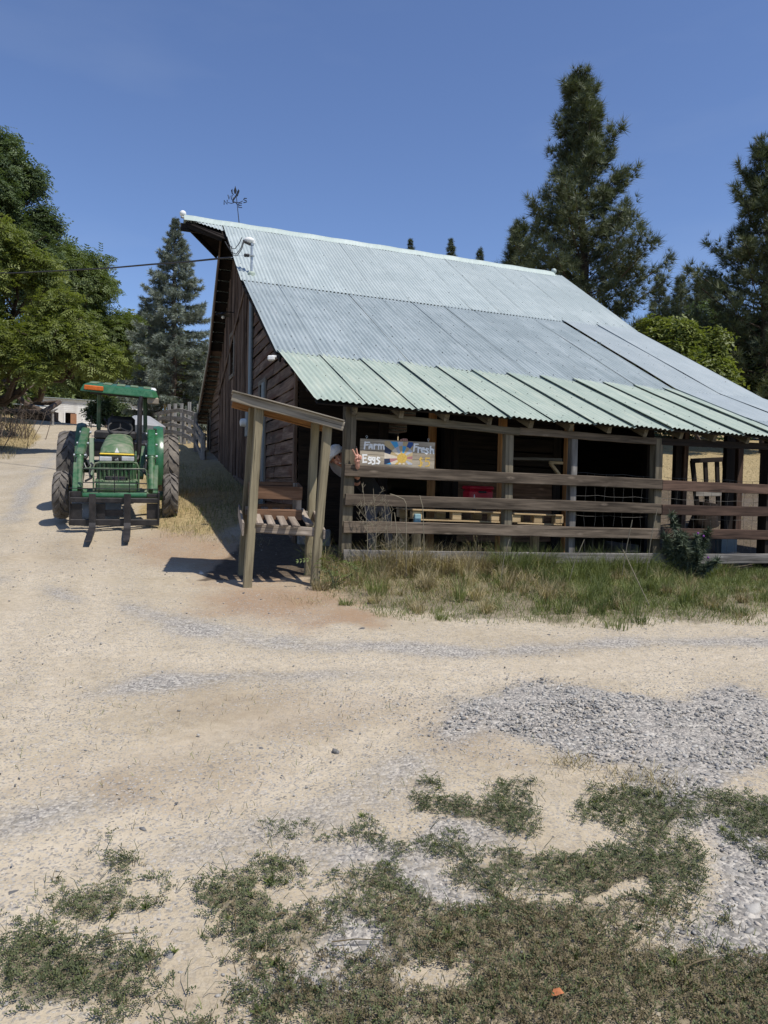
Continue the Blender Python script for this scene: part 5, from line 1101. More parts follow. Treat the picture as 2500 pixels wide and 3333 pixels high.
for cx, cy, wd, mt_ in ((187, 497, 42, 'y'), (265, 467, 42, 'y'), (343, 467, 45, 'g'), (415, 408, 50, 'y'), (493, 408, 50, 'y'), (583, 420, 62, 'g'), (704, 405, 65, 'g'), (840, 402, 60, 'g'), (1002, 372, 66, 'g'), (1182, 415, 50, 'g'), (120, 520, 38, 'g'), (60, 530, 36, 'y')):
    px, py = 460+cx*.1567, 1250+cy*.1567; Y = float(np.interp(px, [470, 560, 650], [37, 31, 26])); t_ = at(px, py, Y)
    board('picket', (t_[0], t_[1], float(gz(t_[0], t_[1]))-.1), t_, wd*.1567/FPX*Y, .05, (1, 0, 0), M['picket_'+mt_], pk)
for py in (1366, 1405): board('picket_rail', at(468, py+8, 37.2), at(648, py, 26.2), .09, .04, (0, 0, 1), M['picket_g'], pk)
# white shed up the drive
def wl_(px, py): 
    return at(px, py, float(np.interp(px, [0, 520], [54, 57])))
shed = empty('white_shed', wl_(250, 1391), 'long low white clapboard shed with an open brown door at the top of the drive', 'shed')
a0, a1 = wl_(126, 1391), wl_(520, 1400); tL, tR = wl_(126, 1299), wl_(520, 1326); ud = V3(a1-a0).normalized(); ud.z = 0; ud.normalize(); bk_ = Vector((-ud.y, ud.x, 0))
nb_ = 14; dl, dr = .0, .0
def along(px): return (wl_(px, 1391)[0]-a0[0])/(a1[0]-a0[0])
doorL, doorR, doorT = along(212), along(232), 9
for i in range(nb_):
    t0 = (i+.5)/nb_; pL = V3(a0).lerp(V3(tL), t0); pR = V3(a1).lerp(V3(tR), t0); h = (tL[2]-a0[2])/nb_
    segs = [(0, 1)]
    if t0 < .56: segs = [(0, doorL), (doorR+.035, 1)]
    for q0, q1 in segs: board('clapboard', pL.lerp(pR, q0), pL.lerp(pR, q1), h*1.06, .03, Vector((0, 0, 1))-bk_*.16, M['shed_white'], shed)
board('roof_fascia', V3(tL)+Vector((0, 0, .05)), V3(tR)+Vector((0, 0, .05)), .16, .06, (0, 0, 1), M['paintwhite'], shed)
mb = MB(); q = [V3(tL)-bk_*.2, V3(tR)-bk_*.2, V3(tR)+bk_*6+Vector((0, 0, .25)), V3(tL)+bk_*6+Vector((0, 0, .25))]; mb.add([p+Vector((0, 0, .14)) for p in q]+[p+Vector((0, 0, .18)) for p in q], [(3, 2, 1, 0), (4, 5, 6, 7), (0, 1, 5, 4), (1, 2, 6, 5), (2, 3, 7, 6), (3, 0, 4, 7)]); mb.build('roof', M['galv_w'], shed)
for p in (V3(a0), V3(a1)): board('end_wall', p+Vector((0, 0, 1))+bk_*.05, p+Vector((0, 0, 1))+bk_*6, 2.1, .04, (0, 0, 1), M['shed_white'], shed)
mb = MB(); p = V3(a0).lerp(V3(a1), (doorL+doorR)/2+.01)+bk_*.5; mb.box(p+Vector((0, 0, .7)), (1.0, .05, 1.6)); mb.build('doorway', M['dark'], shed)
p = V3(a0).lerp(V3(a1), doorR+.02)-bk_*.06; board('door', p+Vector((0, 0, .0)), p+Vector((0, 0, 1.08)), .42, .05, ud, M['brown_door'], shed)
for px in (126, 211, 338): p = wl_(px, 1391); board('trim_board', p-np.array((0, .06, .05)), V3(p)-Vector((0, .06, 0))+Vector((0, 0, (2.05 if px != 211 else 1.15))), .10, .03, ud, M['paintwhite'], shed)
w0 = V3(wl_(158, 1350)); mb = MB(); mb.box(w0-bk_*.04, (.18, .05, .35)); mb.build('window', M['dark'], shed)
# low lean-to by the tree and bird post
ls = empty('lean_to', on_g(115, 1378), 'dark lean-to shelter with a pale metal roof under the big tree', 'shelter')
p0, p1 = at(92, 1340, 50), at(142, 1345, 50); mb = MB(); mb.box((V3(p0)+V3(p1))/2+Vector((0, 1, -.3)), (1.3, 2, 1.0)); mb.build('dark_wall', M['darkwood'], ls)
for k in range(4): board('wall_plank', at(92, 1346+k*8, 49.4), at(142, 1350+k*8, 49.4), .17, .04, (0, 0, 1), M['barnwood'], ls)
board('roof_sheet', at(60, 1315, 49), at(148, 1323, 49), 1.6, .04, (0, 1, .1), M['galv_w'], ls)
bp = empty('bird_post', on_g(172, 1385), 'thin grey post with a bird-shaped top by the white shed', 'post'); b0 = on_g(172, 1385); b1 = at(172, 1346, b0[1])
mb = MB(); mb.tube([b0, b1], .06, 6); mb.build('post_stem', M['picket_g'], bp); mb = MB(); mb.ball(b1+np.array((0, 0, .12)), .13, 8, sc=(1, .7, .6)); mb.tube([b1+np.array((0, 0, .12)), b1+np.array((.3, 0, .28))], [.07, .02], 6); mb.build('bird_top', M['picket_g'], bp)

# ------------------------------------------------------------------ trees
def rot_from(n, spin):                               # batch of frames: z = n, random spin
    n = n/np.linalg.norm(n, axis=1, keepdims=True); a = np.where(np.abs(n[:, 2:3]) < .9, np.array([[0, 0, 1.0]]), np.array([[1.0, 0, 0]]))
    x = np.cross(a, n); x /= np.linalg.norm(x, axis=1, keepdims=True); y = np.cross(n, x); c, s = np.cos(spin)[:, None], np.sin(spin)[:, None]
    return np.stack([x*c+y*s, -x*s+y*c, n], -1)
def scatter_mesh(name, tv, tf, pos, frames, scale, mat, tint):
    n, k = len(pos), len(tv); V = pos[:, None]+np.einsum('nij,kj->nki', frames, tv)*scale[:, None, None]
    F = (tf[None]+(np.arange(n)*k)[:, None, None]).reshape(-1, tf.shape[1])
    return np_mesh(name, V.reshape(-1, 3), F, mat, False, cols=dict(tint=np.repeat(tint, k)))
# compound leaf: rachis along x, leaflets either side
def frond(nl=6, L=1.0, lw=.085, ll=.26):
    tv = []; tf = []
    for i in range(nl):
        x = L*(.18+.78*i/(nl-1))
        for sd in (-1, 1):
            b = len(tv); dz = -.10*x*x; a = .95
            tip = (x+ll*math.cos(a), sd*ll*math.sin(a), dz-.06); mid = (x+ll*.5*math.cos(a), sd*ll*.5*math.sin(a), dz+.01)
            tv += [(x, 0, dz), (mid[0]+lw*.5, mid[1]-sd*lw*.3, mid[2]), tip, (mid[0]-lw*.5, mid[1]+sd*lw*.3, mid[2])]; tf.append((b, b+1, b+2, b+3))
    b = len(tv); tv += [(L*.95, 0, -.1), (L*1.08, lw*.5, -.13), (L*1.22, 0, -.16), (L*1.08, -lw*.5, -.13)]; tf.append((b, b+1, b+2, b+3))
    return np.array(tv), np.array(tf)
def limb(mb, p0, p1, r0, r1, n=5, wob=.15, seg=7):
    p0, p1 = np.array(p0), np.array(p1); L = np.linalg.norm(p1-p0); pts = []
    for i in range(n+1):
        t = i/n; pts.append(p0+(p1-p0)*t+rng.normal(0, wob*L*.12, 3)*(0 if i in (0, n) else 1))
    mb.tube(pts, [r0+(r1-r0)*i/n for i in range(n+1)], seg)
def leafy(name, label, base, lobes, n, mat, lsize, group=None, cat='tree', trunk_r=.2, hole=.44, frd=None, droop=.35):
    root = empty(name, base, label, cat, group); base = np.array(base, float); big = lobes; lobes = []
    for (cx, cy, cz, r) in big:                      # break every big lobe into uneven boughs
        for _ in range(6):
            d = rng.normal(size=3); d /= np.linalg.norm(d); q = r*rng.uniform(.35, .72); lobes.append((cx+d[0]*q, cy+d[1]*q, cz+d[2]*q, r*rng.uniform(.34, .52)))
        lobes.append((cx, cy, cz, r*.5))
    pos = []; nrm = []; tint = []
    tot = sum(l[3]**2 for l in lobes); fq = 3.0/np.mean([l[3] for l in lobes])
    for (cx, cy, cz, r) in lobes:
        m = int(n*r*r/tot*1.7); d = rng.normal(size=(m, 3)); d /= np.linalg.norm(d, axis=1, keepdims=True); rad = r*(.30+.75*rng.random(m)**.45)
        bump_ = .94+.42*(fbm(d[:, 0]*2.4+cx, d[:, 2]*2.4+d[:, 1]*1.7+cz, 3)-.5)*2
        p = np.array([cx, cy, cz])+d*(rad*bump_)[:, None]*np.array([1, 1, .92])
        cl = fbm(p[:, 0]*fq+p[:, 1]*fq*.6, p[:, 2]*fq+p[:, 1]*fq*.35, 3); k = cl > hole+.09-.12*(rad/r)
        pos.append(p[k]); nn = d[k]*.5+np.array([0, 0, .75])+rng.normal(0, .42, (k.sum(), 3)); nrm.append(nn); tint.append(np.clip(.25+.5*rng.random(k.sum())+.5*(cl[k]-.5), 0, 1))
    SPR = []
    for (cx, cy, cz, r) in lobes:                     # sprays that break the outline
        mt2 = int(3+9*r); d = rng.normal(size=(mt2, 3)); d[:, 2] = d[:, 2]*.8+.15; d /= np.linalg.norm(d, axis=1, keepdims=True); ln = r*(.92+.33*rng.random(mt2)); nf = 10; SPR.append((np.array([cx, cy, cz]), d, ln))
        t = np.linspace(.62, 1, nf)[None, :, None]; c0 = np.array([cx, cy, cz]); pp_ = c0+d[:, None]*ln[:, None, None]*t; pp_[:, :, 2] -= (.10*r*(t[..., 0]-.62)**2*4)*rng.random((mt2, 1)); pp_ = pp_+rng.normal(0, lsize*.22, pp_.shape)
        pos.append(pp_.reshape(-1, 3)); m_ = mt2*nf; nrm.append(np.repeat(d, nf, 0)*.35+np.array([0, 0, .8])+rng.normal(0, .4, (m_, 3))); tint.append(.35+.6*rng.random(m_))
    pos = np.concatenate(pos); nrm = np.concatenate(nrm); tint = np.concatenate(tint)
    g = gz(pos[:, 0], pos[:, 1]); k = pos[:, 2] > g+.25; pos, nrm, tint = pos[k], nrm[k], tint[k]
    fr = rot_from(nrm, rng.random(len(pos))*6.283); tv, tf = frd
    o = obj('crown', scatter_mesh('crown', tv, tf, pos, fr, lsize*(.7+.6*rng.random(len(pos))), mat, tint), root)
    mb = MB(); c = np.array(big[0][:3]); fork = base+(c-base)*.45
    limb(mb, base-np.array((0, 0, .2)), fork, trunk_r, trunk_r*.7, 5, .25, 9)
    for l in big:
        e = np.array(l[:3]); limb(mb, fork, e, trunk_r*.55, .04, 5, .4)
        for _ in range(5):
            d = rng.normal(size=3); d /= np.linalg.norm(d); limb(mb, fork+(e-fork)*rng.uniform(.5, 1), e+d*l[3]*.85, trunk_r*.2, .012, 4, .5, 5)
    for c0, dd, ll in SPR:
        for d_, l_ in zip(dd, ll): mb.tube([c0+d_*l_*.3, c0+d_*l_*.98], [.022, .010], 3, cap=False)
    mb.build('trunk', M['trunk'], root, True); return root
FR = frond(4, 1.0, .115, .33); FR2 = frond(2, 1.0, .24, .50)
M['leaf_y'] = foliage('leaf_yellow_green', (.055, .082, .020), (.215, .245, .068), trans=.34)
M['leaf_d'] = foliage('leaf_dark_green', (.034, .060, .028), (.135, .178, .082), trans=.22)
M['leaf_m'] = foliage('leaf_mid_green', (.044, .072, .025), (.165, .205, .072), trans=.28)
M['leaf_h'] = foliage('leaf_hillside', (.045, .062, .016), (.135, .155, .040), trans=.25)
def lob(px, py, Y, r): p = at(px, py, Y); return (p[0], p[1], p[2], r)
leafy('locust_tree', 'bright yellow-green locust tree hanging low over the left of the drive', on_g(-60, 1440), [lob(50, 1130, 25, 1.75), lob(215, 1115, 25, 1.25), lob(-110, 1000, 25.5, 2.4), lob(60, 850, 25.5, 1.6), lob(-110, 1200, 24, 1.4), lob(330, 1175, 25.5, .75), lob(120, 1190, 24.5, .75), lob(180, 1010, 25.5, 1.0)], 10300, M['leaf_y'], .34, trunk_r=.25, frd=FR)
leafy('locust_tree', 'tall dark green locust tree behind the yellow-green one', on_g(-160, 1440), [lob(-20, 640, 31, 2.2), lob(30, 780, 31, 2.0), lob(-10, 530, 31, 1.3), lob(-130, 760, 31, 3.0), lob(90, 900, 31, 1.5), lob(90, 590, 31.5, .8), lob(130, 740, 31.5, .9)], 8800, M['leaf_d'], .43, trunk_r=.3, frd=FR)
leafy('locust_tree', 'broad mid-green locust tree standing by the white shed', on_g(83, 1362), [lob(240, 1000, 42, 3.2), lob(330, 1090, 43, 2.5), lob(200, 1110, 41, 2.6), lob(290, 900, 43, 1.8), lob(170, 890, 42, 2.1), lob(385, 1165, 43, 1.6), lob(425, 1060, 43, .9), lob(260, 1200, 43, 1.6)], 9600, M['leaf_m'], .48, trunk_r=.35, frd=FR)
leafy('hill_tree', 'dense bushy tree on the slope behind the white shed', on_g(330, 1385)+np.array((0, 12, 0)), [lob(260, 1270, 68, 3.6), lob(350, 1275, 67, 3.4), lob(430, 1290, 66, 2.6), lob(470, 1180, 72, 3.2), lob(400, 1200, 71, 3.0), lob(190, 1290, 69, 3.0)], 4800, M['leaf_h'], .75, trunk_r=.3, frd=FR2)
leafy('hill_tree', 'far bushy tree filling the gap beside the spruce', on_g(480, 1395)+np.array((2, 30, 0)), [lob(500, 1150, 92, 4), lob(450, 1120, 93, 3.4), lob(540, 1230, 90, 4.5), lob(620, 1220, 90, 4.5), lob(680, 1270, 88, 4.0)], 4200, M['leaf_h'], 1.05, trunk_r=.3, frd=FR2)
leafy('shrub', 'small round dark shrub in front of the white shed', on_g(355, 1395), [lob(350, 1365, 47, 1.3), lob(375, 1350, 47, 1.1), lob(325, 1350, 47, .9), lob(410, 1375, 47, .9)], 2200, M['leaf_d'], .32, cat='shrub', trunk_r=.08, frd=FR2)
leafy('hill_tree', 'large leafy tree at the back of the far left slope', on_g(-300, 1440)+np.array((0, 20, 0)), [lob(-120, 1150, 48, 5), lob(60, 1240, 60, 4), lob(-40, 1200, 62, 4.5), lob(-220, 1280, 40, 3)], 3400, M['leaf_m'], .7, trunk_r=.35, frd=FR2)
# conifers
def needles(n=16, L=1.0, w=.02, spread=.9, seed=1):
    r_ = np.random.default_rng(seed); tv = []; tf = []
    for i in range(n):
        th = spread*math.sqrt(r_.random())*1.25; ph = 2*math.pi*i*.618; d = np.array([math.sin(th)*math.cos(ph), math.sin(th)*math.sin(ph), math.cos(th)]); s = np.cross(d, [.3, .5, .8]); s /= np.linalg.norm(s); l = L*(.75+.4*r_.random())
        b = len(tv); tv += [tuple(d*.02-s*w), tuple(d*.02+s*w), tuple(d*l)]; tf.append((b, b+1, b+2))
    return np.array(tv), np.array(tf)
def conifer(name, label, base, top, radius, mat, kind, nb, seed, group=None, tuft=.34, lowcut=.08, rich=1.0, prof=None, cat='pine tree'):
    r_ = np.random.default_rng(seed); base = np.array(base, float); top = np.array(top, float); H = top[2]-base[2]
    root = empty(name, base, label, cat, group); tr = MB(); limb(tr, base-np.array((0, 0, .3)), top, .018*H+.05, .02, 10, .03, 9)
    pos = []; dirs = []; tint = []; tsz = []; bm = MB()
    for i in range(nb):
        t = lowcut+(1-lowcut)*((i+r_.random())/nb)**.92; az = i*2.399963+r_.normal(0, .25); pr = np.interp(t, *prof) if prof else (1-t)**.75
        L = radius*pr*((.55+.62*r_.random()) if kind == 'pine' else (.70+.45*r_.random()))+(.15 if kind == 'pine' else .04); o = base+(top-base)*t
        el = (np.interp(t, [0, .5, 1], [-.05, .25, .9]) if kind == 'pine' else np.interp(t, [0, .6, 1], [-.30, -.05, .6]))+r_.normal(0, .10)
        d = np.array([math.cos(az)*math.cos(el), math.sin(az)*math.cos(el), math.sin(el)])
        curve = .30 if kind == 'pine' else .18
        pts = [o+d*L*q+np.array((0, 0, curve*L*q*q)) for q in np.linspace(0, 1, 6)]
        bm.tube(pts, [.010*L+.02]+[.006*L+.008]*4+[.006], 4, cap=False)
        side = np.cross(d, [0, 0, 1]); side /= np.linalg.norm(side)+1e-6
        m = int((6+13*L)*rich)
        for j in range(m):
            q = r_.uniform(.22, 1)**.75; p = o+d*L*q+np.array((0, 0, curve*L*q*q)); lat = r_.normal(0, (.17*L*(1.15-q)+.10) if kind == 'pine' else (.13*L*(1.15-q)+.05))
            vert = r_.normal(.02, .07+.03*L) if kind == 'pine' else -abs(r_.normal(0, .03+.03*L))
            p = p+side*lat+np.array((0, 0, vert)); nd2 = d*.65+side*np.sign(lat)*.5+np.array((0, 0, .55 if kind == 'pine' else .05))+r_.normal(0, .25, 3)
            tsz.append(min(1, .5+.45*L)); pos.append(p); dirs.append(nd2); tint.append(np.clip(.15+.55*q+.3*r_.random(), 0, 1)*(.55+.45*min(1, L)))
    for q in np.linspace(0, 1, 9):
        pos.append(top+np.array((0, 0, .05-.5*q))+r_.normal(0, .03, 3)); dirs.append(np.array((0, 0, 1.0))+r_.normal(0, .4, 3)); tint.append(.6); tsz.append(.45)
    pos = np.array(pos); dirs = np.array(dirs); tint = np.array(tint)
    tv, tf = needles(15, 1.0, .036, .95, seed) if kind == 'pine' else needles(10, 1.0, .058, .62, seed)
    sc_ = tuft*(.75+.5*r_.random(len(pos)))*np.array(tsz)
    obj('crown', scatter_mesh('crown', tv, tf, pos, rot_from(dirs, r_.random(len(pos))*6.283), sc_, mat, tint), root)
    tr.build('trunk', M['trunk'], root, True); bm.build('branch_set', M['trunk'], root); root.children[-1].name = 'branches'
    return root
M['pine'] = foliage('pine_needles', (.020, .029, .014), (.110, .128, .062), .6, .12, .5)
M['pine_f'] = foliage('far_pine_needles', (.026, .036, .020), (.100, .118, .062), .6, .1, .5)
M['spruce'] = foliage('blue_spruce_needles', (.032, .044, .036), (.235, .268, .220), .6, .08, .6)
PP = ([0, .05, .2, .35, .5, .65, .8, .9, 1.0], [.55, .75, 1.0, .95, .86, .66, .42, .30, .10])
def tree_at(pxb, pxt, pyt, Y, **kw):
    t_ = at(pxt, pyt, Y); b_ = at(pxb, 1500, Y); return (b_[0], b_[1], float(gz(b_[0], b_[1]))), t_
b, t = tree_at(1925, 1882, 262, 40); conifer('pine_tree', 'tallest ponderosa pine rising behind the barn roof', b, t, 4.1, M['pine'], 'pine', 190, 5, 'pines behind the barn', .44, .08, 1.2, PP)
b, t = tree_at(2490, 2495, 490, 36); conifer('pine_tree', 'tall open-branched pine at the end beyond the roof, above the bright shrubs', b, t, 3.9, M['pine'], 'pine', 130, 6, 'pines behind the barn', .44, .12, 1.05, PP)
b, t = tree_at(1705, 1690, 745, 47); conifer('pine_tree', 'lower pine tucked close against the tallest one', b, t, 2.7, M['pine'], 'pine', 95, 7, 'pines behind the barn', .5, .1, 1.1, PP)
for k, (px, py, Y) in enumerate(((1336, 782, 95), (1468, 785, 88), (1562, 815, 90))):
    b, t = tree_at(px, px, py, Y); conifer('pine_tree', ('distant pine tip over the roof ridge, nearest the weather vane', 'distant pine tip over the roof ridge, middle one of the three', 'distant pine tip over the roof ridge, nearest the tallest pine')[k], b, t, 2.4, M['pine_f'], 'pine', 80, 20+k, 'far pine tips over the ridge', .50, .45, 1.3, ([0, .45, .8, .93, 1], [1, .9, .5, .18, .02]))
for k, (px, py, Y, lb) in enumerate(((2145, 905, 75, 'far slim pine in the gap between the two tall pines'), (2215, 912, 70, 'far rounded pine in the gap, with a wider crown'), (2290, 930, 60, 'mid-size pine in front of the open-branched tall pine'))):
    b, t = tree_at(px, px, py, Y); conifer('pine_tree', lb, b, t, 2.2+.5*k, M['pine_f'], 'pine', 80, 30+k, 'pines behind the barn', .52, .12, 1.0, PP)
b, t = tree_at(560, 572, 715, 34); conifer('spruce_tree', 'blue-grey spruce standing left of the barn gable', b, t, 2.55, M['spruce'], 'spruce', 250, 9, None, .20, .02, 2.8, ([0, .15, .4, .6, .8, .92, 1], [1.0, .95, .80, .56, .29, .12, .03]), 'spruce tree')
leafy('shrub', 'bright sunlit shrub below the far pines beside the roof edge', on_g(2200, 1440), [lob(2200, 1130, 35, 1.5), lob(2270, 1160, 34.5, 1.5), lob(2140, 1090, 36, 1.1), lob(2260, 1250, 34, 1.6), lob(2330, 1230, 34, 1.3)], 5000, M['leaf_y'], .36, cat='shrub', trunk_r=.1, frd=FR2)
leafy('shrub', 'dark green thicket under the open-branched pine', on_g(2400, 1440), [lob(2420, 1140, 39, 2.0), lob(2500, 1180, 38, 2.3), lob(2380, 1260, 38, 2.0), lob(2480, 1290, 37, 2.0), lob(2560, 1100, 39, 2.2), lob(2330, 1080, 46, 2.0)], 5800, M['leaf_d'], .38, cat='shrub', trunk_r=.12, frd=FR2)
leafy('shrub', 'shaded thicket across the top of the pasture', on_g(2300, 1440), [lob(2050, 1200, 50, 3), lob(2250, 1340, 50, 2.6), lob(2400, 1350, 50, 2.6), lob(2550, 1340, 50, 2.6), lob(2130, 1340, 52, 2.6)], 3600, M['leaf_d'], .58, cat='shrub', trunk_r=.12, frd=FR2)
# dry twiggy brush on the left bank
M['twig'] = plain('dry_twig', (.13, .10, .075), .9, 0, .25, 10)
def brush(name, label, g, n, h, spread, mat, cat='brush'):
    root = empty(name, g, label, cat); mb = MB()
    for i in range(n):
        a = rng.uniform(0, 6.28); b = np.array(g)+np.array((rng.normal(0, spread*.45), rng.normal(0, spread*.45), -.05)); e = b+np.array((math.cos(a)*spread*.6*rng.random(), math.sin(a)*spread*.6*rng.random(), h*rng.uniform(.5, 1.1)))
        mb.tube([b, (b+e)/2+rng.normal(0, .12, 3), e], [.02, .013, .006], 3, cap=False)
        for _ in range(6):
            q = b+(e-b)*rng.uniform(.3, 1); mb.tube([q, q+rng.normal(0, .28, 3)*h*.5+np.array((0, 0, .1))], [.008, .004], 3, cap=False)
    tag(mb.build('twigs', mat, root), kind='stuff'); return root
brush('dry_brush', 'grey-brown tangle of dry brush on the left bank', on_g(0, 1424), 80, 1.5, 1.5, M['twig'])
brush('dry_brush', 'shaded heap of dry brush at the edge of the drive', on_g(-95, 1470), 60, 1.3, 1.3, M['twig'])
# ------------------------------------------------------------------ ground cover
def blades(name, pos, h, w, lean, mat, tint, az=None, kind='stuff', curl=1.0):
    n = len(pos); az = rng.random(n)*6.283 if az is None else az; d = np.stack([np.cos(az), np.sin(az), np.zeros(n)], 1)
    fa = rng.random(n)*6.283; s = np.stack([np.cos(fa), np.sin(fa), np.zeros(n)], 1)*(w/2)[:, None]; up = np.array([0, 0, 1.0])
    l1 = lean*.45; m = pos+d*(h*np.sin(l1)*.55)[:, None]+up*(h*np.cos(l1)*.55)[:, None]
    t = m+d*(h*np.sin(np.minimum(lean*curl, 2.2))*.45)[:, None]+up*(h*np.cos(np.minimum(lean*curl, 2.2))*.45)[:, None]
    V = np.stack([pos-s, pos+s, m-s*.75, m+s*.75, t], 1).reshape(-1, 3); b = (np.arange(n)*5)[:, None]
    F = np.concatenate([b+np.array([[0, 1, 3]]), b+np.array([[0, 3, 2]]), b+np.array([[2, 3, 4]])], 1).reshape(-1, 3)
    return tag(obj(name, np_mesh(name, V, F, mat, False, cols=dict(tint=np.repeat(tint, 5)))), kind=kind)
M['grass'] = foliage('green_grass', (.055, .080, .022), (.195, .220, .075), .6, .28, 1.5)
M['straw'] = foliage('dry_grass', (.15, .115, .058), (.44, .365, .215), .7, .25, 1.5)
M['weed'] = foliage('knotweed', (.038, .050, .021), (.128, .146, .064), .7, .15, 2.5)
M['weedb'] = foliage('dry_knotweed', (.095, .070, .040), (.20, .165, .090), .75, .15, 2.5)
def gpts(x0, x1, y0, y1, n):
    x = rng.uniform(x0, x1, n); y = rng.uniform(y0, y1, n); return np.stack([x, y, gz(x, y)], 1)
# strip along the porch fence
p = gpts(-1.2, 9.8, 5.3, 11.6, 600000); P = proj(p); sB = (p[:, :2]-BO[:2])@BN[:2]
low = np.interp(P[:, 0], [1000, 1040, 1150, 1250, 1400, 2000, 2300, 2520], [1915, 1940, 1985, 2018, 2033, 2043, 2038, 2036])+14*(fbm(p[:, 0]*3, p[:, 1]*3, 3)-.5)*2
k = (P[:, 0] > 1015) & (P[:, 0] < 3200) & (P[:, 1] < low) & (sB < .42) & (P[:, 1] < 2070)
p, P, sB, low = p[k], P[k], sB[k], low[k]
c1 = fbm(p[:, 0]*2.1+3, p[:, 1]*2.1, 4); c2 = fbm(p[:, 0]*5.5+30, p[:, 1]*5.5+4, 3); edge = np.clip((low-P[:, 1])/60, 0, 1); near = np.clip(1-(.35-sB)/1.2, 0, 1)
drymask = np.clip(1.2*ell(P, 1370, 1880, 330, 85, .5)+.25*ell(P, 1700, 1950, 300, 50, .8)+.5*ell(P, 2420, 1990, 180, 50, .6)+.7*ell(P, 1060, 1930, 60, 40, .6)+.5*(c1-.45)*4*.5, 0, 1)
u = rng.random(len(p)); dens = .24*(.35+1.3*np.clip((c2-.33)*3, 0, 1))*(.4+.6*edge)
gk = (u < dens*(1-drymask*.75)); sk = (u > .5) & (u-.5 < dens*.62*(drymask*.9+.13))
tuft = np.clip((c2-.46)*5, 0, 1)*near
gk |= (u < dens*.72*(1-.6*drymask)); hG = (.04+.11*rng.random(len(p)))*(.45+.55*edge)
blades('green_grass', p[gk], hG[gk], np.full(gk.sum(), .0048)*(.7+.6*rng.random(gk.sum())), .5+1.0*rng.random(gk.sum()), M['grass'], np.clip(.15+.8*c1[gk]*rng.random(gk.sum())+.15, 0, 1), curl=1.5)
sk &= (rng.random(len(p)) < .8); hS = (.04+.10*rng.random(len(p)))*(.5+.5*edge)
blades('dry_grass', p[sk], hS[sk], np.full(sk.sum(), .0042), .6+1.1*rng.random(sk.sum()), M['straw'], rng.random(sk.sum()), curl=1.3)
# uneven clumps, taller towards the fence, arching outwards
wgt = np.clip(edge, .05, 1)*(.5+near); ids = rng.choice(len(p), 520, replace=False, p=wgt/wgt.sum()); acc = {0: [], 1: []}
for i in ids:
    nb_ = int(rng.uniform(35, 120)); hc = (.12+.20*rng.random()+.42*near[i]**2*rng.random()**.7)*(.55+.45*edge[i])*(.6 if P[i, 0] > 2260 else 1.0); rr = rng.uniform(.03, .11); a = rng.random(nb_)*6.283; r0 = rr*np.sqrt(rng.random(nb_))
    q = p[i]+np.stack([r0*np.cos(a), r0*np.sin(a), np.zeros(nb_)], 1); q[:, 2] = p[i, 2]-.005
    isd = int(rng.random() < np.clip(drymask[i]*.8+.10, 0, .85)); acc[isd].append((q, hc*(.5+.6*rng.random(nb_)), .15+.95*rng.random(nb_)**1.3*(1.25 if isd else 1), a+rng.normal(0, .7, nb_), np.full(nb_, rng.random())*.6+.4*rng.random(nb_)))
for isd, nm in ((0, 'green_grass_clumps'), (1, 'dry_grass_clumps')):
    q, h, l, a, ti = (np.concatenate([z[j] for z in acc[isd]]) for j in range(5)); blades(nm, q, h, .0042+.0035*rng.random(len(q)), l, M['straw' if isd else 'grass'], ti, az=a, curl=1.75)
# named tussocks: tall clumps at the foot of the fence
def tussock(px, py, n, h, r, mat, label, grp='tussocks along the porch fence', name='grass_tussock'):
    ub = to_b(on_s(px, 1880, .0))[0]; g = B(ub, .02-(py % 5)*.03, 0); g[2] = float(gz(g[0], g[1])); a = rng.random(n)*6.283; rr = r*np.sqrt(rng.random(n)); q = g+np.stack([rr*np.cos(a), rr*np.sin(a)*.7, np.zeros(n)], 1); q[:, 2] = gz(q[:, 0], q[:, 1])
    o = blades(name, q-g, h*(.55+.5*rng.random(n)), np.full(n, .006), .25+.8*rng.random(n), mat, rng.random(n), az=a+rng.normal(0, .5, n), kind=None, curl=1.9)
    o.matrix_basis = Matrix.Translation(V3(g)); tag(o, label, 'grass', grp)
for px, py, h, r, m_, lb in ((1650, 1888, .42, .20, 'grass', 'dense arching green grass tussock in front of the middle porch posts'), (1760, 1890, .40, .17, 'grass', 'arching green tussock beside the dense one at the orange post'), (1880, 1892, .33, .15, 'grass', 'lower olive tussock between the orange post and the wire mesh'), (1990, 1890, .40, .20, 'grass', 'broad grass tussock in front of the wire mesh'), (2080, 1895, .44, .20, 'grass', 'tall grass tussock leaning against the thistle'),
                         (1330, 1885, .40, .22, 'straw', 'straw-yellow tussock under the farm sign'), (1440, 1890, .34, .2, 'straw', 'straw-yellow tussock with short bent blades right of the sign'), (1560, 1895, .30, .16, 'straw', 'low straw tussock beside the dense green one'), (1230, 1880, .36, .2, 'straw', 'ragged straw tussock at the foot of the corner post'), (2330, 1905, .20, .25, 'grass', 'short green tussock by the bottom rail past the thistle')):
    tussock(px, py, 480, h*1.35, r*1.1, M[m_], lb)
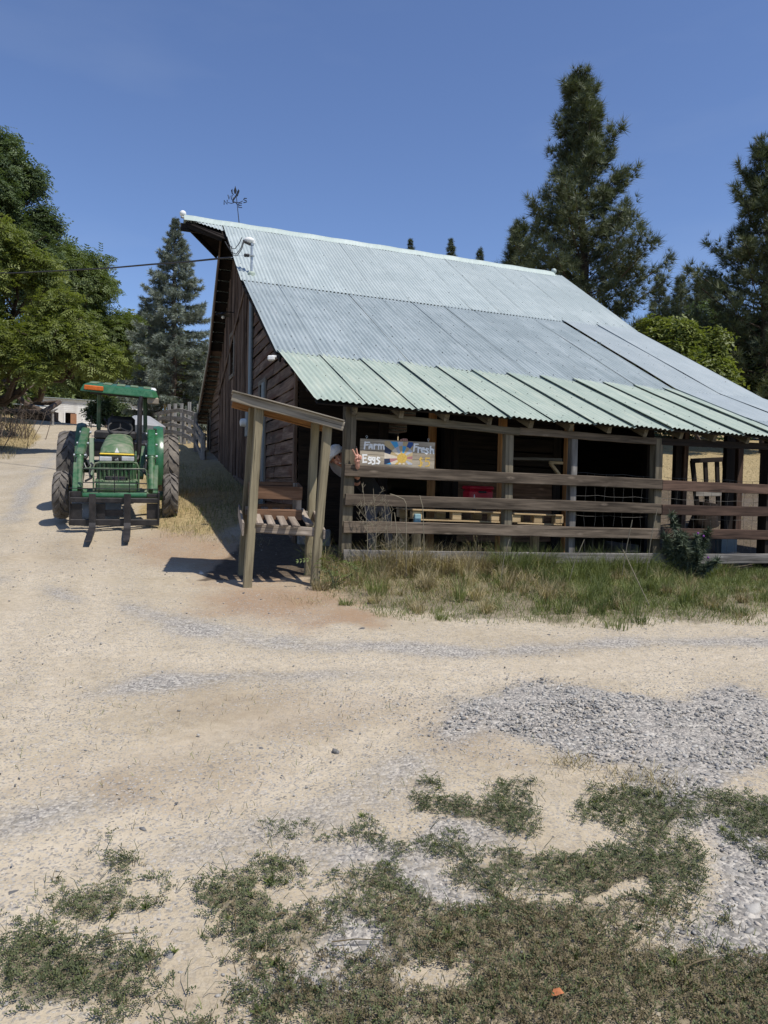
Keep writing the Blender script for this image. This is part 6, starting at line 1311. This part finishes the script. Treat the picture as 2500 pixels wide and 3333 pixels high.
# bank beside the barn and other dry patches
p = gpts(-6.5, -.6, 8.6, 19, 90000); P = proj(p); uu = (p[:, :2]-BO[:2])@BU[:2]/np.hypot(*BU[:2]); c2 = fbm(p[:, 0]*2.2, p[:, 1]*2.2, 4)
mk = np.maximum.reduce([ell(P, 600, 1590, 110, 90, .4), ell(P, 690, 1620, 150, 100, .4), ell(P, 620, 1690, 120, 60, .5), ell(P, 560, 1480, 90, 60, .5)])*(uu < .3)*(P[:, 0] > 435+np.maximum(0, (P[:, 1]-1690))*1.2); u = rng.random(len(p)); k = u < mk*.55*np.clip((c2-.25)*2.6, 0, 1)
gsel = (fbm(p[:, 0]*1.3+7, p[:, 1]*1.3, 3) > .56) & (rng.random(len(p)) < .5)
for nm, kk, m_, hh in (('green_grass', k & gsel, 'grass', .10), ('dry_grass', k & ~gsel, 'straw', .09)):
    q = p[kk]; n = len(q); blades(nm, q, hh*(.4+.9*rng.random(n)), np.full(n, .006), .3+1.0*rng.random(n), M[m_], .2+.6*rng.random(n))
p = gpts(4.5, 26, 12.5, 46, 30000); P = proj(p); k = (P[:, 0] > 2080) & (P[:, 0] < 2560); q = p[k]; n = len(q)
blades('pasture_grass', q, .02+.04*rng.random(n), .004+.0003*q[:, 1], .2+.7*rng.random(n), M['straw'], rng.random(n))
p = gpts(-22, -8, 22, 44, 26000); P = proj(p); k = (ell(P, 40, 1427, 95, 38, .3)+ell(P, -40, 1470, 90, 50, .3) > .4) & (P[:, 0] < 120); q = p[k]; n = len(q)
blades('bank_grass', q, .05+.09*rng.random(n), .004+.0004*q[:, 1], .2+.7*rng.random(n), M['straw'], rng.random(n))
# knotweed mats
def sprig(nl=7):
    r_ = np.random.default_rng(4); tv = []; tf = []
    for i in range(nl):
        x = .1+.9*i/nl; sd = 1 if i % 2 else -1; a = .8+.3*r_.normal(); ll = .26*(1-.3*x); z = .03+.15*r_.random(); b = len(tv); w_ = .075
        tip = (x+ll*math.cos(a), sd*ll*math.sin(a), z+.12*r_.random()); mid = (x+ll*.5*math.cos(a), sd*ll*.5*math.sin(a), z+.06)
        tv += [(x, 0, z*.6), (mid[0]+w_, mid[1]-sd*w_*.4, mid[2]), tip, (mid[0]-w_, mid[1]+sd*w_*.4, mid[2])]; tf.append((b, b+1, b+2, b+3))
    return np.array(tv), np.array(tf)
SP = sprig()
p = gpts(-2.4, 3.9, 1.35, 4.6, 400000); P = proj(p); sc_ = FPX/p[:, 1]
wob = np.stack([fbm(p[:, 0]*3.1, p[:, 1]*3.1, 5), .45*fbm(p[:, 0]*3.1+50, p[:, 1]*3.1+9, 5)], -1)-np.array([.5, .225]); Pw = P+wob*(sc_*.55)[:, None]
wm = weed_mask(Pw); c = fbm(p[:, 0]*9, p[:, 1]*9, 4); c3 = fbm(p[:, 0]*26+5, p[:, 1]*26, 3)
dn = np.clip((wm*1.2+1.5*(c-.5)+1.3*(c3-.5)-.29)*2.6, 0, 1)*sstep(.05, .22, wm); k = (rng.random(len(p)) < dn*.36) & (P[:, 0] > -600) & (P[:, 0] < 3300)
q = p[k]; Pq = P[k]; n = len(q); bro = np.clip(ell(Pq, 1900, 3250, 900, 260, .6)*(.4+1.2*fbm(q[:, 0]*5, q[:, 1]*5, 3))+.25*ell(Pq, 1300, 3100, 900, 250, .8), 0, 1); isb = rng.random(n) < bro*.6
nn = np.stack([rng.normal(0, .28, n), rng.normal(0, .28, n), np.ones(n)], 1)
q[:, 2] += .004+.016*rng.random(n)*dn[k]
for nm, kk, m_ in (('knotweed_mat', ~isb, 'weed'), ('dry_knotweed_mat', isb, 'weedb')):
    m = kk.sum(); tag(obj(nm, scatter_mesh(nm, SP[0], SP[1], q[kk], rot_from(nn[kk], rng.random(m)*6.283), .0315*(.6+.8*rng.random(m)), M[m_], np.clip(.1+.9*fbm(q[kk][:, 0]*6, q[kk][:, 1]*6, 3)*rng.random(m)+.2, 0, 1))), kind='stuff')
# short dry blades mixed through the mats near the bottom
k2 = (rng.random(len(p)) < .11*np.clip(wm*1.2+(c-.5), 0, 1)*(.25+ell(P, 1800, 3250, 1100, 330, .6))); q = p[k2]; n = len(q)
blades('dry_lawn', q, .018+.04*rng.random(n), np.full(n, .0030), .5+1.0*rng.random(n), M['weedb'], rng.random(n))
k2 = (rng.random(len(p)) < .13*np.clip(wm*1.2+(c-.5), 0, 1)*(.2+ell(P, 2000, 3200, 700, 260, .6))); q = p[k2]; n = len(q)
blades('green_lawn', q, .018+.035*rng.random(n), np.full(n, .0030), .5+1.0*rng.random(n), M['grass'], rng.random(n))

k2 = (rng.random(len(p)) < .020*sstep(.05, .3, wm)*(1.15-wm)+.004*wm); q = p[k2]; n = len(q); q[:, 2] += .006
blades('weed_runners', q, .04+.10*rng.random(n), np.full(n, .0030), 1.38+.15*rng.random(n), M['weed'], .3*rng.random(n), curl=1.02)
k2 = (rng.random(len(p)) < .006*wm*np.clip((c-.4)*5, 0, 1)); q = p[k2]; n = len(q); LT, LF = needles(7, 1.0, .16, 1.3, 3); q[:, 2] += .006
tag(obj('weed_rosettes', scatter_mesh('weed_rosettes', LT, LF, q, rot_from(np.stack([rng.normal(0, .15, n), rng.normal(0, .15, n), np.ones(n)], 1), rng.random(n)*6.28), .022+.02*rng.random(n), M['grass'], rng.random(n))), kind='stuff')
# ------------------------------------------------------------------ stones, straw, leaf
def ico():
    t = (1+5**.5)/2; v = np.array([(-1, t, 0), (1, t, 0), (-1, -t, 0), (1, -t, 0), (0, -1, t), (0, 1, t), (0, -1, -t), (0, 1, -t), (t, 0, -1), (t, 0, 1), (-t, 0, -1), (-t, 0, 1)], float); v /= np.linalg.norm(v[0])
    f = np.array([(0, 11, 5), (0, 5, 1), (0, 1, 7), (0, 7, 10), (0, 10, 11), (1, 5, 9), (5, 11, 4), (11, 10, 2), (10, 7, 6), (7, 1, 8), (3, 9, 4), (3, 4, 2), (3, 2, 6), (3, 6, 8), (3, 8, 9), (4, 9, 5), (2, 4, 11), (6, 2, 10), (8, 6, 7), (9, 8, 1)]); return v, f
IV, IF = ico()
t = NT('stone'); tn = t.attr('tint'); nz = t.noise(t.coord(), 90, 4, .6)
col = t.ramp(tn, (0, (.10, .098, .096)), (.35, (.24, .230, .214)), (.7, (.375, .355, .318)), (.9, (.51, .478, .42)), (1, (.42, .35, .27))); hs = t.n('HueSaturation', Color=col); t.set(hs.inputs['Value'], t.math('ADD', t.math('MULTIPLY', nz, .5), .75)); t.bump(nz, .3, .003); M['stone'] = t.out(hs.outputs[0], .85, spec=.25)
def stones(name, q, size, sink=.3):
    n = len(q); V = np.repeat(IV[None], n, 0)*(1+.28*rng.normal(size=(n, 12, 1))*.6); V = V*np.stack([1+.25*rng.normal(size=n), .75+.2*rng.normal(size=n), .52+.12*rng.normal(size=n)], 1)[:, None]
    fr = rot_from(np.stack([rng.normal(0, .25, n), rng.normal(0, .25, n), np.ones(n)], 1), rng.random(n)*6.283); V = np.einsum('nij,nkj->nki', fr, V)*size[:, None, None]+q[:, None]+np.array([0, 0, 1.0])*(size*sink*.6)[:, None, None]
    F = (IF[None]+(np.arange(n)*12)[:, None, None]).reshape(-1, 3)
    return np_mesh(name, V.reshape(-1, 3), F, M['stone'], False, cols=dict(tint=np.repeat(np.clip(rng.normal(.52, .22, n), 0, 1), 12)))
p = gpts(-2.6, 5.0, 1.5, 6.0, 230000); P = proj(p); sc_ = FPX/p[:, 1]; wob = np.stack([fbm(p[:, 0]*3.1, p[:, 1]*3.1, 5), .45*fbm(p[:, 0]*3.1+50, p[:, 1]*3.1+9, 5)], -1)-np.array([.5, .225]); Pw = P+wob*(sc_*.55)[:, None]
g, g2, g3 = gravel_mask(Pw); c = fbm(p[:, 0]*4, p[:, 1]*4, 4); u = rng.random(len(p)); vis = (P[:, 0] > -400) & (P[:, 0] < 3000)
k = vis & (u < np.maximum(.55*g, .26*g2)*np.clip((c-.20)*3, 0, 1)); q = p[k]
tag(obj('gravel', stones('gravel', q, np.where(g[k] > .5, .0038+.013*rng.random(len(q))**4, .003+.005*rng.random(len(q))**2))), kind='stuff')
k = vis & (u > .5) & (u-.5 < .05*(.25+g3+g2+.6*weed_mask(P))*np.clip((c-.3)*3, 0, 1)); q = p[k]
tag(obj('grit', stones('grit', q, .003+.007*rng.random(len(q))**3)), kind='stuff')
p = gpts(-7, 8, 6, 13, 26000); P = proj(p); g, g2, g3 = gravel_mask(P); k = (rng.random(len(p)) < .12+.5*g3) & (P[:, 0] > -50) & (P[:, 0] < 2550) & (P[:, 1] > 1740) & ((P[:, 0] < 1050) | (P[:, 1] > 2030)); q = p[k]
tag(obj('grit', stones('grit', q, .004+.010*rng.random(len(q))**3)), kind='stuff')
for i, (px, py, r_, ti, lb) in enumerate(((30, 2905, .022, .05, 'dark slate stone lying alone on the bare dirt by the weeds'), (377, 3140, .026, .1, 'smooth dark stone among straw beside the left weed mat'), (466, 2695, .018, .2, 'small dark stone on bare dirt above the first weed patch'), (652, 2518, .022, .45, 'greenish grey stone half sunk in the bare drive'), (851, 2435, .020, .1, 'dark stone at the edge of a gravel streak'), (554, 3102, .024, .3, 'grey angular stone between the two weed mats'), (509, 3155, .020, .2, 'bluish grey stone beside the smooth dark stone'), (1093, 2443, .022, .15, 'dark stone on the drive left of the gravel heap'), (486, 2205, .03, .4, 'flat grey stone out on the open drive'),
                                     (1868, 2257, .034, .5, 'large flat stone on top of the gravel heap'), (1917, 2335, .030, .1, 'dark broken stone in the middle of the gravel heap'), (2444, 2959, .040, .75, 'pale large stone in the gravel beside the lawn'), (1789, 3129, .024, .25, 'grey triangular stone in the brown lawn'), (2471, 2759, .030, .3, 'grey stone at the end of the lower gravel streak'), (655, 1867, .038, .85, 'round pale stone beside the stand shadow'), (708, 1897, .026, .95, 'small cream stone by the foot of the stand'), (1180, 2045, .03, .08, 'dark stone at the edge of the fence grass'), (780, 3222, .022, .5, 'grey stone in the bare gap of the weeds'), (1505, 2300, .022, .3, 'stone at the tip of the gravel heap'))):
    gq = on_g(px, py); me = stones('loose_stone', np.zeros((1, 3)), np.array([r_])); me.attributes['tint'].data.foreach_set('value', np.full(12, ti, np.float32))
    o = obj('loose_stone', me, None, Matrix.Translation(V3(gq)-Vector((0, 0, .004+.25*r_)))); tag(o, lb, 'stone', 'loose stones on the drive')
def stick(px0, py0, px1, py1, w_, lb, mat, name='straw_stalk', cat='straw'):
    a, b = on_g(px0, py0), on_g(px1, py1); a[2] += .018; b[2] += .022; m = (a+b)/2+np.array((0, 0, .006)); mb = MB(); mb.tube([a, m, b], [w_, w_*.9, w_*.5], 5); tag(mb.build(name, mat), lb, cat, 'straw on the ground')
for a in ((2218, 3170, 2331, 3140, .0032, 'longest pale straw stalk on the brown lawn'), (1263, 2963, 1335, 2933, .0028, 'pair-end straw stalk lying on dark weeds'), (1258, 2958, 1325, 2938, .0022, 'thin straw stalk crossing the other on dark weeds'), (324, 3072, 452, 3058, .0025, 'straw stalk on bare dirt above the left mat'), (765, 2989, 767, 3050, .003, 'short upright-lying straw stalk among pebbles'), (310, 3205, 420, 3178, .0028, 'straw stalk across the left weed mat'), (1080, 3084, 1240, 3082, .0022, 'long thin straw lying level in the weeds'), (1530, 3090, 1590, 3070, .0028, 'straw stalk by the bare pebbly gap'), (900, 3000, 930, 2994, .005, 'short split of pale straw in the weeds'), (1840, 2830, 1842, 2800, .003, 'short straw standing pale in the green mat')):
    stick(*a, M['straw'])
p = gpts(-2, 3.2, 1.6, 4.4, 9000); P = proj(p); wm = weed_mask(P); k = (rng.random(len(p)) < .10*wm+.004) & (P[:, 0] > -50) & (P[:, 0] < 2550); q = p[k]; n = len(q); q[:, 2] += .012
blades('straw_litter', q, .02+.05*rng.random(n), np.full(n, .0026), 1.35+.2*rng.random(n), M['straw'], .5+.5*rng.random(n))
for px, py, s_, cnt in ((2090, 2550, .28, 260), (1860, 2490, .16, 120), (1010, 1960, .5, 200), (760, 1760, .7, 500), (640, 1740, .6, 300)):
    g = on_g(px, py); n = cnt; q = g+np.stack([rng.normal(0, s_*.4, n), rng.normal(0, s_*.3, n), np.zeros(n)], 1); q[:, 2] = gz(q[:, 0], q[:, 1])+.008; blades('straw_litter', q, .03+.08*rng.random(n), np.full(n, .003), 1.25+.3*rng.random(n), M['straw'], rng.random(n))
M['orangeleaf'] = plain('orange_leaf', (.45, .16, .06), .6, 0, .2, 60)
g = on_g(1814, 3262); mb = MB(); mb.add([g+np.array(v)*.9 for v in ((-.022, -.004, .022), (-.008, -.014, .03), (.010, -.010, .034), (.022, .002, .028), (.010, .016, .036), (-.010, .014, .032))], [(0, 1, 5), (1, 2, 4, 5), (2, 3, 4)]); tag(mb.build('fallen_leaf', M['orangeleaf'], None, True), 'curled orange fallen leaf on the brown lawn', 'leaf')
# ------------------------------------------------------------------ thistle, tall weeds, seedling
M['thistle'] = foliage('thistle_leaf', (.030, .045, .026), (.095, .120, .075), .7, .1, 3); M['purple'] = plain('thistle_bloom', (.22, .05, .28), .8); M['stem'] = plain('green_stem', (.09, .10, .05), .8, 0, .2, 20)
g = B(to_b(on_s(2235, 1880, .0))[0], -.02, 0); g[2] = float(gz(g[0], g[1])); th = empty('thistle', g, 'spiny dark thistle with purple buds in front of the rail fence', 'thistle'); mb = MB(); pos = []; dr = []; bl = MB()
for i in range(20):
    e = g+np.array((rng.normal(0, .22), rng.normal(0, .12)-.04, rng.uniform(.25, .72))); 
    if i == 0: e = at(2185, 1672, g[1])
    pts = [g+rng.normal(0, .03, 3)*np.array((1, 1, 0)), (g+e)/2+rng.normal(0, .04, 3), e]; mb.tube(pts, [.010, .007, .004], 5)
    for q in np.linspace(.15, 1, 52):
        pos.append(pts[0]*(1-q)**2+2*pts[1]*q*(1-q)+pts[2]*q*q); dr.append(rng.normal(size=3)+np.array((0, 0, .3)))
    bl.ball(e, .014, 8)
mb.build('stem', M['stem'], th); tv, tf = needles(9, 1.0, .09, 1.15, 8); pos = np.array(pos); n = len(pos)
obj('leaves', scatter_mesh('leaves', tv, tf, pos, rot_from(np.array(dr), rng.random(n)*6.28), .10*(.7+.6*rng.random(n)), M['thistle'], rng.random(n)), th)
for px, py in ((2272, 1736), (2305, 1815), (2290, 1745)): bl = MB(); e = at(px, py, g[1]-.1); bl.ball(e, .016, 8); bl.build('bloom', M['purple'], th, True)
M['dryweed'] = plain('dry_weed', (.22, .19, .13), .8, 0, .2, 20)
def weedstalk(px, py, top, label, nbr, mat, leaf=None):
    g = on_g(px, py); root = empty('dry_weed', g, label, 'weed'); e = at(top[0], top[1], g[1]); mb = MB(); mid = (g+e)/2+np.array((.03, 0, 0)); mb.tube([g, mid, e], [.005, .004, .0022], 5)
    for i in range(nbr):
        q = rng.uniform(.25, .95); b = g+(e-g)*q; L = .30*(1.1-q)+.06; a = rng.uniform(0, 6.28); t_ = b+np.array((math.cos(a)*L, math.sin(a)*L*.5, L*rng.uniform(.4, 1.1))); mb.tube([b, (b+t_)/2+np.array((0, 0, -.02)), t_], [.0025, .002, .0013], 4)
        for _ in range(4): r0 = b+(t_-b)*rng.uniform(.4, 1); mb.tube([r0, r0+np.array((rng.normal(0, .03), rng.normal(0, .02), .03+.03*rng.random()))], [.002, .0014], 4); 
    mb.build('stalk', mat, root); return root
weedstalk(1218, 1880, (1215, 1590), 'tall branching dried weed stalk before the porch corner rails', 16, M['dryweed']); weedstalk(1196, 1882, (1180, 1575), 'slim dried weed forked at the top beside the corner post', 8, M['dryweed']); weedstalk(1262, 1884, (1250, 1640), 'shorter dried weed stalk with small side twigs', 10, M['dryweed'])
def bent(px, py, pts, label):
    g = on_g(px, py); P3 = [g]+[at(a, b, g[1]) for a, b in pts]; mb = MB(); mb.tube(P3, [.0045]*len(P3), 4); tag(mb.build('grass_stalk', M['dryweed']), label, 'grass stalk', 'bent grass stalks at the fence')
bent(1322, 1885, [(1322, 1750), (1322, 1640), (1315, 1625), (1285, 1612), (1270, 1608)], 'tall bent straw stalk arching over the second rail'); bent(1378, 1885, [(1380, 1760), (1376, 1650), (1366, 1612)], 'tall straight straw stalk by the blue block'); bent(1292, 1885, [(1290, 1720), (1284, 1668), (1275, 1670), (1272, 1720)], 'green-tipped stalk drooping under the third rail')
bent(1628, 1905, [(1640, 1820), (1658, 1755)], 'single straw leaning past the middle posts'); bent(1850, 1900, [(1870, 1830), (1902, 1756)], 'long straw leaning by the grey post'); bent(2020, 1900, [(2040, 1780), (2058, 1692)], 'long dry stalk before the wire mesh'); bent(2100, 1900, [(2118, 1760), (2140, 1655)], 'tall dry stalk at the fence joint'); bent(2120, 1985, [(2080, 1900), (2028, 1790)], 'long dry stalk leaning over the broad tussock')
g = on_g(1085, 1915); sd_ = empty('locust_seedling', g, 'small feathery green seedling at the foot of the right stand post', 'seedling'); n = 42; tv, tf = FR
pos = g+np.stack([rng.normal(0, .13, n), rng.normal(0, .08, n), .05+.28*rng.random(n)], 1); obj('leaves', scatter_mesh('leaves', tv, tf, pos, rot_from(np.stack([rng.normal(0, .4, n), rng.normal(0, .4, n), np.ones(n)], 1), rng.random(n)*6.28), .11*(.7+.6*rng.random(n)), M['leaf_m'], rng.random(n)), sd_)
mb = MB()
for i in range(12): mb.tube([g+rng.normal(0, .02, 3)*np.array((1, 1, 0)), pos[i*3]], [.005, .002], 4)
mb.build('stem', M['stem'], sd_)
